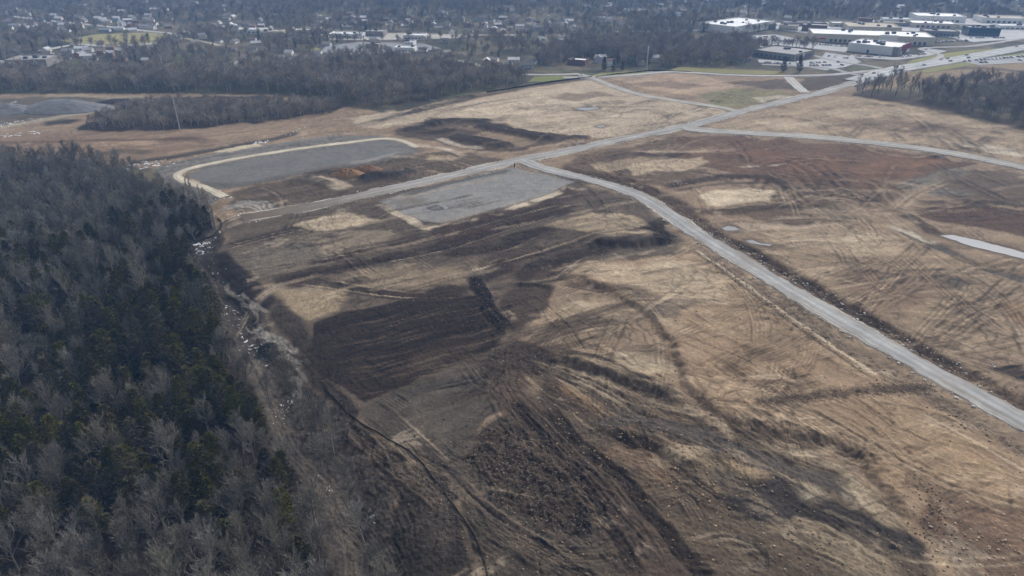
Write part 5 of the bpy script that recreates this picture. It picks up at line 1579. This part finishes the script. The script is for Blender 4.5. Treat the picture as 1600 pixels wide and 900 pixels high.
# houses past the first 300: too small and too many to tell apart
hm = MB()
hm.box(-6, 6, -4, 4, -.5, 3.1, 0)
for s_ in (-1, 1):
    hm.tri((s_ * 6, -4, 3.1), (s_ * 6, 4, 3.1), (s_ * 6, 0, 5.5), 0)
    hm.quad((-6.4, s_ * 4.5, 2.9), (6.4, s_ * 4.5, 2.9), (6.4, 0, 5.65), (-6.4, 0, 5.65), 1)
hm = hm.mesh("far_house", [M_HWALL, M_HROOF])
fh = []
for (n_, x0, x1, y0, y1) in ((80, -20, 460, 2, 50), (80, 460, 960, 2, 46), (60, 930, 1300, 2, 30), (50, 1300, 1620, 2, 20), (24, 440, 760, 60, 100), (20, 0, 420, 66, 110)):
    for _ in range(n_):
        x, y = G(random.uniform(x0, x1), random.uniform(y0, y1))
        if clear_of(np.array([x]), np.array([y]), True, True, 5)[0] and all((x - p_) ** 2 + (y - q_) ** 2 > 16 ** 2 for p_, q_ in HSPOT) and not any(abs((x - a[0]) - w * .5) < w * .5 + 14 and abs(y - a[1] - dp * .5) < dp * .5 + 12 for a, an, w, dp in BUILT if w > 25):
            HSPOT.append((x, y)); fh.append((x, y, .2))
scatter_gn("far_houses", [hm], fh, [random.uniform(.6, .85) for _ in fh], [random.choice((0, 1.57, .3, -.4)) + random.gauss(0, .15) for _ in fh], "small far houses of the suburbs up to the top edge")

# the rest of the far trees: yards, street trees, far woods
def far_area(spacing, seed, keep):
    lo, hi = 600.0, 1760.0
    n = int(0.5 * (hi * hi - lo * lo) * 2 * R(39) / spacing ** 2)
    r = np.sqrt(RNG.uniform(lo * lo, hi * hi, n)); th = RNG.uniform(-R(39), R(39), n)
    x, y = r * np.sin(th), r * np.cos(th)
    px, py = to_px(x, y)
    k = keep(px, py, x, y) & clear_of(x, y, True, True, 3)
    for a, an, w, dp in BUILT:
        dx, dy = x - a[0], y - a[1]
        q = dx * math.cos(an) + dy * math.sin(an); s = -dx * math.sin(an) + dy * math.cos(an)
        k &= ~((q > -3) & (q < w + 3) & (s > -9) & (s < dp + 3))
    for hx, hy in HSPOT:                                       # yards in front of the houses stay open
        k &= ~((np.abs(x - hx) < 10) & (y - hy > -24) & (y - hy < 6))
    return x[k], y[k]


def far_keep(px, py, x, y):
    d = fbm(x, y, 130, 3, 501)
    k = (py < 104) & (py > -60)
    k &= ~((py > 52) & (px > 1080) & (px < 1700))             # shopping centre stays open
    k &= ~((px > 1190) & (py > 30) & (RNG.random(len(px)) < .86))
    k &= ~((py > 84) & (px > 760) & (px < 1060) & (RNG.random(len(px)) < .55))
    k &= RNG.random(len(px)) < np.clip(.5 + .9 * d + .12 * (py < 34), .12, 1)
    return k


ax, ay = far_area(7.6, 1, far_keep)
ci = RNG.random(len(ax)) < .13
b = ~ci
scatter_gn("suburb_trees", FARB, np.stack([ax[b], ay[b], hz(ax[b], ay[b])], 1), RNG.uniform(.45, .95, b.sum()), RNG.uniform(0, 6.28, b.sum()), "bare trees filling the far suburbs to the horizon")
scatter_gn("suburb_evergreens", FARC, np.stack([ax[ci], ay[ci], hz(ax[ci], ay[ci])], 1), RNG.uniform(.42, .85, ci.sum()), RNG.uniform(0, 6.28, ci.sum()), "dark evergreens dotted through the far suburbs")

# single trees one can pick out
for k, (px, py, s) in enumerate(((1362, 150, 1.0), (1372, 147, .9), (1382, 150, 1.1), (1391, 143, 1.15), (1399, 149, 1.3), (1408, 146, .9), (1421, 152, .95), (1434, 150, 1.0), (1449, 155, .95), (1463, 153, 1.05), (1478, 158, 1.0), (1494, 160, 1.05))):
    x, y = G(px, py)
    plant("roadside_tree", BARE[k % len(BARE)], x, y, s, k * 1.3, "tall bare tree in the row at the left end of the right hand wood", "tree", "tree row by the highway field")
for (px, py, s, lb) in ((1224, 113, 1.25, "dark tall evergreen left of the pair below the low grey building"), (1249, 113, 1.35, "dark tall evergreen right of the pair below the low grey building"), (944, 110, 1.1, "dark evergreen left of the thick pale pole"),
                        (958, 112, 1.0, "smaller dark evergreen nearest the thick pale pole"), (972, 110, .7, "short dark evergreen beside the far lawn"), (797, 110, .7, "dark evergreen on the small lawn behind the wood")):
    x, y = G(px, py)
    plant("spruce_tree", CONI[2], x, y, s, 0, lb, "evergreen tree", "single evergreens in the distance")

# ------------------------------------------------------------------ cars
mb = MB()
prof = [(-2.2, .35), (-2.25, .75), (-1.9, .95), (-1.35, 1.0), (-.8, 1.45), (.75, 1.45), (1.25, 1.02), (2.1, .88), (2.25, .6), (2.2, .35)]
for i in range(len(prof)):
    (xa, za), (xb, zb) = prof[i], prof[(i + 1) % len(prof)]
    mid = 1 if (max(za, zb) > 1.3 and abs(za - zb) > .2) else 0
    ya = .88 if za < 1.2 else .68; yb = .88 if zb < 1.2 else .68
    mb.quad((xa, -ya, za), (xa, ya, za), (xb, yb, zb), (xb, -yb, zb), mid)
for s_ in (-1, 1):
    low = [(x, s_ * .88, z) for x, z in prof if z < 1.2]
    n = len(mb.v); mb.v += low; f = tuple(range(n, n + len(low))); mb.f.append(f if s_ < 0 else f[::-1]); mb.m.append(0)
    q = [(-1.35, s_ * .88, 1.0), (-.8, s_ * .68, 1.45), (.75, s_ * .68, 1.45), (1.25, s_ * .88, 1.02)]
    mb.quad(*(q if s_ > 0 else q[::-1]), 1)
    for wx in (-1.35, 1.35):
        mb.tube((wx, s_ * .72, .32), (wx, s_ * .92, .32), .32, .32, 8, 2, True)
CAR = mb.mesh("car", [M_CAR, M_WIN, M_TYRE])


def car(x, y, rot, label, group, z=.36):
    o = bpy.data.objects.new("car", CAR); o.location = (x, y, z); o.rotation_euler = (0, 0, rot)
    link(o, label=label, cat="car", group=group)


def car_row(A, B, n, fill, label, z=.32, along=False):
    a, b = np.array(G(*A)), np.array(G(*B)); an = math.atan2(*(b - a)[::-1])
    for k in range(n):
        if random.random() < fill:
            p = a + (b - a) * (k + .5) / n
            car(p[0], p[1], an + (0 if along else math.pi / 2) + random.choice((0, math.pi)), label, "cars parked in the far lots", z)


car_row((1190, 98), (1236, 100.5), 12, .7, "car parked in the near row of the low grey building's lot")
car_row((1244, 100), (1312, 98), 16, .6, "car parked in the row right of the low grey building")
car_row((1250, 104), (1318, 102.5), 14, .6, "car parked in the nearest row of the lot by the low grey building")
car_row((1288, 88), (1326, 92), 8, .6, "car parked left of the white store with the red corner")
car_row((1334, 88), (1396, 91.5), 16, .75, "car parked along the long white wall of the red cornered store", .37)
car_row((1408, 90), (1446, 85), 9, .7, "car parked under the dark red facade", .37)
car_row((1150, 60), (1212, 58), 16, .6, "car parked in front of the far white warehouse")
car_row((1150, 64), (1236, 65), 18, .5, "car parked in the second row before the white warehouse")
car_row((1275, 70), (1326, 74), 12, .7, "car parked at the left front of the long cream store")
car_row((1462, 66), (1512, 64), 12, .6, "car parked right of the long cream store")
car_row((1410, 54), (1500, 60.5), 18, .5, "car parked in the far lot behind the long cream store")
car_row((1515, 60), (1570, 60), 12, .6, "car parked in front of the dark teal block")
car_row((1210, 40), (1330, 38), 20, .4, "car parked in the farthest lot left of the brick block")
car_row((14, 107), (70, 106), 16, .4, "car parked before the flat roofed building at the left edge")
car_row((520, 64), (640, 62.5), 20, .35, "car parked along the far commercial strip", along=True)
for k, (px, py, s) in enumerate(((1340, 143, .7), (1347, 147, .8), (1353, 140, .75), (1366, 141, .85), (1377, 139, .8), (1413, 138, .9), (1428, 141, .85), (1443, 143, .9))):
    x, y = G(px, py)
    plant("roadside_tree", BARE[(k + 3) % len(BARE)], x, y, s, k * 2.1, "smaller bare tree behind the row left of the right hand wood", "tree", "tree row by the highway field")
car_row((1505, 97), (1600, 89), 16, .7, "car parked in the yard beyond the highway")
car_row((1530, 99), (1610, 94), 12, .6, "car parked in the nearer row beyond the highway")
hw = np.array(smooth_line(GL([(1335, 127), (1400, 109), (1480, 96), (1540, 85), (1620, 71)]), 4))
for k in range(17):
    i0 = random.randint(2, len(hw) - 3); t = hw[i0 + 1] - hw[i0 - 1]; an = math.atan2(t[1], t[0]); off = random.choice((-6.5, -3, 3, 6.5))
    p = hw[i0] + np.array([-math.sin(an), math.cos(an)]) * off
    car(p[0], p[1], an + (math.pi if off > 0 else 0), "car driving on the wide grey highway", "cars on the highway", .62)

# ------------------------------------------------------------------ poles, fences, piles
def pole(name, px, py, top_px, r0, r1, label, arm=0.0, m=M_STEEL):
    x, y = G(px, py); h = top_px * 1.06 / ppm(px, py)
    z0 = float(hz(x, y))
    o = bpy.data.objects.new(name, None); o.location = (x, y, z0); link(o, label=label, cat="pole")
    mb = MB()
    for s_ in range(4):
        mb.tube((0, 0, -.5 + (h + .5) * s_ / 4), (0, 0, -.5 + (h + .5) * (s_ + 1) / 4), r0 + (r1 - r0) * s_ / 4, r0 + (r1 - r0) * (s_ + 1) / 4, 10, 0, s_ == 3)
    link(bpy.data.objects.new("shaft", mb.mesh("shaft", [m], True)), parent=o)
    mb = MB(); mb.tube((0, 0, -.3), (0, 0, .5), r0 * 1.8, r0 * 1.7, 10, 0, True)
    link(bpy.data.objects.new("footing", mb.mesh("footing", [M_STONE])), parent=o)
    if arm:
        for zz, L in ((h * .93, arm), (h * .985, arm * .55)):
            mb = MB(); mb.tube((-L, 0, zz), (L, 0, zz), .13, .13, 6, 0, True)
            ao = link(bpy.data.objects.new("cross_arm", mb.mesh("cross_arm", [m])), parent=o)
            for s_ in (-.9, -.3, .3, .9):
                mb = MB(); mb.tube((s_ * L, 0, zz - .9), (s_ * L, 0, zz - .1), .1, .14, 6, 0, True)
                link(bpy.data.objects.new("insulator", mb.mesh("insulator", [M_UNIT])), parent=ao)


pole("utility_pole", 281, 202, 46, .36, .2, "tall grey steel utility pole with crossarms in the brush belt", 2.2)
pole("utility_pole", 256, 113, 25, .34, .2, "steel utility pole standing in the middle wood at left", 2.4)
pole("light_mast", 1010, 109, 33, .75, .55, "thick pale mast at the edge of the far brown field")
pole("spire", 186, 45, 11, .9, .15, "pale pointed spire in the far left neighbourhood", 0, M_WHITE)
pole("transmission_pole", 1452, 52, 34, .5, .25, "tall thin pale pole above the shopping centre", 0)
pole("utility_pole", 909, 121, 18, .22, .14, "thin pole beside the end of the left gravel road", 1.0, M_WOODPOST)
pole("marker_post", 804, 262, 7, .28, .28, "short dark post at the top corner of the lower gravel pad", 0, M_DARKPOST)


def silt_fence(pts, label, h=.9, spacing=3.0, stakes=True):
    P = np.array(smooth_line(GL(pts), 1.5)); n = len(P)
    s = np.concatenate([[0], np.cumsum(np.linalg.norm(np.diff(P, axis=0), axis=1))])
    P = P + .35 * np.stack([pn(s / 6, s * 0, 601), pn(s / 6, s * 0 + 7, 602)], 1)
    zz = hz(P[:, 0], P[:, 1])
    root = bpy.data.objects.new("silt_fence", None); root.location = (P[0, 0], P[0, 1], zz[0]); link(root, label=label, cat="silt fence")
    mb = MB(); o = np.array([P[0, 0], P[0, 1], zz[0]]); th = np.array([.03, .02, 0])
    top = h * (.82 + .3 * pn(s / 3, s * 0 + 2, 603))
    for i in range(n - 1):
        a = np.array([P[i, 0], P[i, 1], zz[i] - .2]) - o; b = np.array([P[i + 1, 0], P[i + 1, 1], zz[i + 1] - .2]) - o
        ta = a + [0, 0, top[i] + .2]; tb = b + [0, 0, top[i + 1] + .2]
        mb.quad(tuple(a), tuple(b), tuple(tb), tuple(ta)); mb.quad(tuple(a + th), tuple(ta + th), tuple(tb + th), tuple(b + th)); mb.quad(tuple(ta), tuple(tb), tuple(tb + th), tuple(ta + th))
    link(bpy.data.objects.new("fabric", mb.mesh("fabric", [M_BLACK])), parent=root)
    if stakes:
        mb = MB(); mb.box(-.04, .04, -.04, .04, -.3, h + .25); sm = mb.mesh("stake", [M_WOODPOST])
        nx = 0
        for i in range(n):
            if s[i] >= nx:
                k = bpy.data.objects.new("stake", sm); k.location = (P[i, 0] - o[0] + .1, P[i, 1] - o[1] + .06, zz[i] - o[2]); k.rotation_euler = (random.gauss(0, .08), random.gauss(0, .08), random.uniform(0, 1.5))
                link(k, parent=root); nx += spacing


silt_fence([(507, 606), (557, 655), (600, 682), (640, 707), (673, 740), (700, 780), (740, 834), (764, 905)], "sagging black silt fence along the top of the dark bank", .5)
silt_fence([(282, 388), (300, 374), (325, 364), (342, 353), (346, 345), (338, 338)], "black silt fence rounding the forest corner", 1.1)
silt_fence([(760, 145), (810, 137), (860, 129), (905, 123), (925, 121)], "far black silt fence along the wood's right end", 1.3, 6, False)
silt_fence([(930, 122), (960, 117), (1000, 113), (1020, 111), (1080, 113)], "far black silt fence behind the brown field near the mast", 1.3, 6, False)


def heap(name, px, py, rx, ry, h, color, label, ang=0.0, lumps=2.0, flat=.15, cat="pile"):
    x, y = G(px, py); z0 = float(hz(x, y))
    nr, na = 26, 64
    rr = np.linspace(0, 1, nr)[:, None] * np.ones(na); aa = np.linspace(0, 2 * np.pi, na, endpoint=False)[None, :] * np.ones((nr, 1))
    wob = 1 + .16 * pn(np.cos(aa) * 1.7 + px, np.sin(aa) * 1.7, 701) + .07 * pn(np.cos(aa) * 5, np.sin(aa) * 5 + py, 703)
    lx, ly = rr * rx * wob * np.cos(aa), rr * ry * wob * np.sin(aa)
    q = np.clip((1 - rr) / (1 - flat), 0, 1)
    zz = h * (1 - (1 - q) ** 1.25) + (1 - rr) * (.30 * h * pn(lx / (rx * .5) + 3, ly / (ry * .5) + px, 705) * lumps * .5 + .10 * h * lumps * pn(lx / (rx * .16), ly / (ry * .16), 707) + .06 * h * pn(lx / 1.1, ly / 1.1, 709))
    zz[-1] -= .6
    c, s = math.cos(ang), math.sin(ang)
    Vv = np.stack([lx * c - ly * s, lx * s + ly * c, zz], -1).reshape(-1, 3)
    a = np.arange(nr - 1)[:, None]; b = np.arange(na)[None, :]; bn = (b + 1) % na
    F = np.stack([a * na + b, (a + 1) * na + b, (a + 1) * na + bn, a * na + bn], -1).reshape(-1, 4)
    me = mesh_np(name, Vv, F, [M_PAD], smooth=True)
    t = 1 + .22 * pn(Vv[:, 0] / 3, Vv[:, 1] / 3, 711) + .15 * pn(Vv[:, 0] / .9, Vv[:, 1] / .9, 713)
    set_color(me, np.asarray(color)[None] * t[:, None])
    o = bpy.data.objects.new(name, me); o.location = (x, y, z0 - .05)
    link(o, label=label, cat=cat)


heap("gravel_stockpile", 98, 171, 36, 17, 6.5, S(112, 112, 114), "broad grey gravel stockpile at the upper left", .05, .8, .25)
heap("gravel_stockpile", 2, 176, 26, 15, 6.0, S(102, 102, 104), "grey gravel stockpile cut by the left edge", .3, .8, .2)
heap("soil_stockpile", 190, 159, 20, 7, 2.2, S(58, 54, 52), "dark soil heap right of the broad gravel stockpile", .1, .8)
heap("dirt_pile", 543, 273, 9.5, 6, 3.6, S(122, 96, 70), "rust brown dirt pile between the two gravel pads, left half with a lump", .2, 2.2, .1)
heap("dirt_pile", 573, 266, 9.0, 4.5, 2.4, S(112, 86, 66), "lower reddish dirt pile beside the lumped one", .1, 1.6, .2)
heap("gravel_heap", 683, 325, 5.2, 3.2, 1.7, S(122, 120, 118), "small grey gravel heap on the lower pad", 0, 1.4, .12)


def stick_pile(name, pts, width, n, label, L=(.6, 2.4), h=.7, color=(S(120, 106, 92)), cat="brush pile"):
    P = np.array(smooth_line(GL(pts), 1.0)); mb = MB(); o = P[0]; z0 = float(hz(o[0], o[1]))
    m = mat(name, color=color, rough=.95, noise=((1.5, .55, 1.35),))
    for k in range(n):
        i = random.randint(0, len(P) - 1)
        x, y = P[i] + np.array([random.gauss(0, width * .3), random.gauss(0, width * .3)])
        z = float(hz(x, y)) + abs(random.gauss(0, h * .5))
        an = random.uniform(0, 6.28); el = random.gauss(.1, .3); l = random.uniform(*L)
        d_ = np.array([math.cos(an) * math.cos(el), math.sin(an) * math.cos(el), math.sin(el)]) * l * .5
        c_ = np.array([x - o[0], y - o[1], z - z0])
        mb.tube(c_ - d_, c_ + d_, random.uniform(.03, .09), .02, 3)
    ob = bpy.data.objects.new(name, mb.mesh(name, [m])); ob.location = (o[0], o[1], z0)
    link(ob, kind="stuff", label=label)


stick_pile("brush_windrow", [(1185, 634), (1250, 622), (1330, 613), (1400, 608), (1450, 606)], 4.5, 1500, "long windrow of cut brush and roots across the tan field")
stick_pile("slash_pile", [(740, 700), (790, 700), (850, 750), (890, 800)], 16, 1100, "broad heap of root slash and clods beside the haul track", (.4, 1.6), .5, S(104, 88, 74))
stick_pile("root_pile", [(1010, 352), (1030, 366), (1045, 378)], 8, 380, "dark root pile inside the bend of the gravel road", (.6, 2.2), .8, S(70, 58, 50))

# ------------------------------------------------------------------ loose stones, clods and snow (nobody would count them)
OCT = [(1, 0, 0), (0, 1, 0), (-1, 0, 0), (0, -1, 0), (0, 0, .8), (0, 0, -.8)]
OF = [(0, 1, 4), (1, 2, 4), (2, 3, 4), (3, 0, 4), (1, 0, 5), (2, 1, 5), (3, 2, 5), (0, 3, 5)]


def rocks(name, x, y, size, cols, label, material):
    n = len(x); z = hz(x, y)
    base = np.array(OCT)
    Vv = base[None] * size[:, None, None] * RNG.uniform(.6, 1.35, (n, 6, 1)) * np.array([1, 1, .75])
    an = RNG.uniform(0, 6.28, n); c, s = np.cos(an)[:, None], np.sin(an)[:, None]
    xx = Vv[:, :, 0] * c - Vv[:, :, 1] * s; yy = Vv[:, :, 0] * s + Vv[:, :, 1] * c
    Vv = np.stack([xx + x[:, None], yy + y[:, None], Vv[:, :, 2] + z[:, None] + size[:, None] * .25], -1).reshape(-1, 3)
    F = (np.array(OF)[None] + 6 * np.arange(n)[:, None, None]).reshape(-1, 3)
    me = mesh_np(name, Vv, F, [material]); set_color(me, np.repeat(cols, 6, 0))
    link(bpy.data.objects.new(name, me), kind="stuff", label=label)


xs, ys, ss, cc = [], [], [], []


def along(pts, n, width, smin, smax, col, ground=False):
    P = np.array(smooth_line(GL(pts), 2.0) if not ground else pts)
    i = RNG.integers(0, len(P) - 1, n); f = RNG.random(n)[:, None]
    Q = P[i] * (1 - f) + P[i + 1] * f + RNG.normal(0, width * .5, (n, 2))
    xs.append(Q[:, 0]); ys.append(Q[:, 1]); ss.append(smin + (smax - smin) * RNG.random(n) ** 3)
    cc.append(np.asarray(col)[None] * RNG.uniform(.6, 1.25, n)[:, None])


along([(1085, 388), (1180, 455), (1280, 526), (1400, 600), (1500, 655), (1600, 712)], 700, 5, .12, .5, S(150, 136, 118))
along([(870, 268), (960, 284), (1034, 308), (1078, 342), (1122, 374), (1204, 418), (1294, 472), (1404, 534), (1504, 594), (1620, 656)], 1500, 8, .12, .5, S(112, 94, 78))
along([(1080, 340), (1200, 408), (1300, 462), (1420, 528), (1540, 598)], 160, 3, .2, .6, S(200, 194, 186))
for k in (0, 1, 2):
    off = np.array(road_lines[k])
    T = np.gradient(off, axis=0); T /= np.linalg.norm(T, axis=1)[:, None]
    for sd in (-1, 1):
        along(list(off + np.stack([-T[:, 1], T[:, 0]], 1) * sd * (ROADS[k][2] * .5 + 1.2)), 190, 1.6, .2, .8, S(196, 190, 180), True)
for q in ([(858, 428), (960, 462), (1014, 492), (1048, 536), (1066, 590), (1092, 632), (1140, 656), (1278, 690), (1362, 742), (1440, 850)], [(835, 556), (940, 586), (1050, 628), (1092, 640)], [(915, 664), (1030, 706), (1130, 760)], [(735, 426), (755, 460), (775, 495), (796, 522)],
          [(780, 560), (830, 545), (860, 570), (800, 590)], [(850, 640), (925, 706), (1000, 784), (1060, 850), (1110, 930)], [(795, 620), (850, 690), (905, 752), (960, 830)], [(1440, 850), (1462, 815), (1458, 785), (1430, 760)]):
    along(q, 260, 4, .08, .38, S(110, 94, 79))
along([(740, 700), (790, 710), (850, 760), (890, 800)], 1800, 15, .10, .42, S(104, 95, 85))
along([(1120, 800), (1200, 840), (1330, 880), (1480, 900)], 700, 16, .08, .4, S(140, 122, 100))
along([(1470, 820), (1540, 860), (1590, 900)], 260, 12, .1, .5, S(180, 164, 140))
along([(500, 540), (620, 520), (760, 500)], 700, 18, .08, .35, S(80, 68, 58))
along([(600, 690), (680, 780), (720, 860)], 500, 10, .1, .4, S(92, 82, 72))
along([(860, 620), (960, 680), (1080, 740), (1200, 800)], 900, 16, .08, .45, S(150, 130, 104))
along([(1000, 440), (1150, 540), (1350, 640), (1500, 740)], 500, 40, .08, .35, S(128, 108, 86))
along([(380, 380), (500, 400), (700, 400), (900, 360)], 700, 25, .12, .5, S(120, 104, 88))
along([(780, 790), (860, 840), (960, 890)], 500, 14, .08, .4, S(124, 106, 86))
nsp = 5000                                                     # small specks of stone over the near ground
sx0, sy0 = RNG.uniform(-70, 260, nsp), RNG.uniform(90, 330, nsp)
pu, pv_ = to_px(sx0, sy0)
kk = (pu > 560 + np.maximum(0, pv_ - 600) * .55) & (pu > 400) & (fbm(sx0, sy0, 25, 3, 801) > -.15)
xs.append(sx0[kk]); ys.append(sy0[kk]); ss.append((.05 + .2 * RNG.random(nsp) ** 4)[kk]); cc.append((S(168, 152, 130)[None] * RNG.uniform(.35, 1.35, nsp)[:, None])[kk])
x_, y_ = np.concatenate(xs), np.concatenate(ys)
keep = np.ones(len(x_), dtype=bool)
for (nm, pts, w, c, sh), P in list(zip(ROADS, road_lines))[:3]:
    for a, b in zip(P[:-6:6], P[6::6]):
        keep &= seg_dist(x_, y_, a, b)[0] > w * .5 - .1
rocks("loose_stones", x_[keep], y_[keep], np.concatenate(ss)[keep], np.concatenate(cc)[keep], "loose stones and clods scattered over the graded soil", M_PAD)

# snow left in hollows
mb = MB()


def snow(px, py, n, sx_, sy_, rmin, rmax, slope=0.0):
    for k in range(n):
        u_ = random.gauss(0, 1)
        x, y = G(px + u_ * sx_, py + random.gauss(0, 1) * sy_ + slope * u_ * sx_)
        r = (rmin + (rmax - rmin) * random.random() ** 2) * (.85 if py < 620 else .65)
        e = random.uniform(.16, .5); a0 = random.uniform(0, 3.14); m_ = 11
        ph = [random.uniform(.55, 1.3) for _ in range(m_)]
        ring = []
        for t in range(m_):
            a = 2 * math.pi * t / m_
            lx, ly = r * ph[t] * math.cos(a), r * e * ph[t] * math.sin(a)
            ring.append((x + lx * math.cos(a0) - ly * math.sin(a0), y + lx * math.sin(a0) + ly * math.cos(a0)))
        zc = float(hz(x, y)) + .16
        zr = hz([p[0] for p in ring], [p[1] for p in ring])
        for t in range(m_):
            t2 = (t + 1) % m_
            p, q = ring[t], ring[t2]
            mid1 = ((x + 2 * p[0]) / 3, (y + 2 * p[1]) / 3); mid2 = ((x + 2 * q[0]) / 3, (y + 2 * q[1]) / 3)
            zm1 = max(float(zr[t]), zc - .1) + .1; zm2 = max(float(zr[t2]), zc - .1) + .1
            mb.tri((x, y, zc + .05), (*mid1, zm1), (*mid2, zm2))
            mb.quad((*mid1, zm1), (*p, float(zr[t]) - .02), (*q, float(zr[t2]) - .02), (*mid2, zm2))


snow(318, 374, 34, 9, 6, .4, 1.7, -.5)
snow(330, 415, 16, 10, 14, .2, .8)
snow(362, 480, 36, 12, 14, .2, .9, .5)
snow(385, 528, 20, 14, 7, .25, 1.3)
snow(404, 545, 14, 10, 9, .2, .8)
snow(452, 614, 12, 5, 6, .3, 1.1)
snow(440, 628, 16, 12, 9, .15, .6)
snow(430, 640, 8, 6, 8, .2, .5)
snow(505, 745, 12, 8, 9, .15, .55, 1.0)
snow(580, 800, 8, 3, 6, .3, .8, 1.5)
snow(515, 815, 14, 10, 14, .1, .4)
snow(545, 660, 6, 20, 20, .1, .35)
snow(225, 257, 40, 19, 3, .8, 2.6, -.1)
snow(408, 221, 26, 7, 1.4, .8, 2.2, -.1)
snow(345, 306, 16, 7, 3, .5, 1.6, .2)
snow(282, 252, 6, 6, 1.5, .5, 1.2)
snow(20, 160, 8, 5, 1.5, .8, 2)
snow(42, 175, 10, 6, 2, .8, 2.2)
snow(10, 195, 26, 22, 2.0, .8, 2.4, -.22)
snow(20, 211, 34, 28, 1.5, .8, 2.4, -.12)
snow(460, 205, 14, 12, 2, .5, 1.4, -.35)
snow(395, 333, 26, 22, 5, .3, 1.1, -.1)
snow(470, 213, 10, 14, 1.5, .3, .9, -.2)
snow(965, 187, 12, 12, 2, .4, 1.2)
snow(888, 191, 5, 3, 1, .6, 1.4)
snow(950, 200, 8, 6, 1.5, .5, 1.4)
snow(905, 222, 8, 5, 1.2, .4, 1.2)
snow(1060, 287, 8, 9, 2, .3, 1.0)
snow(1555, 570, 4, 5, 3, .3, .7)
snow(843, 624, 5, 3, 3, .25, .7)
link(bpy.data.objects.new("snow", mb.mesh("snow", [M_SNOW])), kind="stuff", label="patches of old snow left in hollows and along the creek")

# ------------------------------------------------------------------ haze: one closed box of even, pale blue air
zmin = float(Z.min()) - 1.2
me = MB(); me.box(-4100, 4100, -4100, 4100, zmin, 131.0)
m = bpy.data.materials.new("air"); m.use_nodes = True; nt = m.node_tree
nt.nodes.remove(nt.nodes["Principled BSDF"])
pv = nt.nodes.new("ShaderNodeVolumePrincipled")
pv.inputs["Color"].default_value = (0.26, 0.52, 1.0, 1)
pv.inputs["Density"].default_value = 0.00023
pv.inputs["Anisotropy"].default_value = 0.0
nt.links.new(pv.outputs[0], nt.nodes["Material Output"].inputs["Volume"])
hzo = bpy.data.objects.new("haze", me.mesh("haze", [m]))
hzo.display_type = 'WIRE'
link(hzo, kind="stuff", label="thin blue winter haze over the whole land")
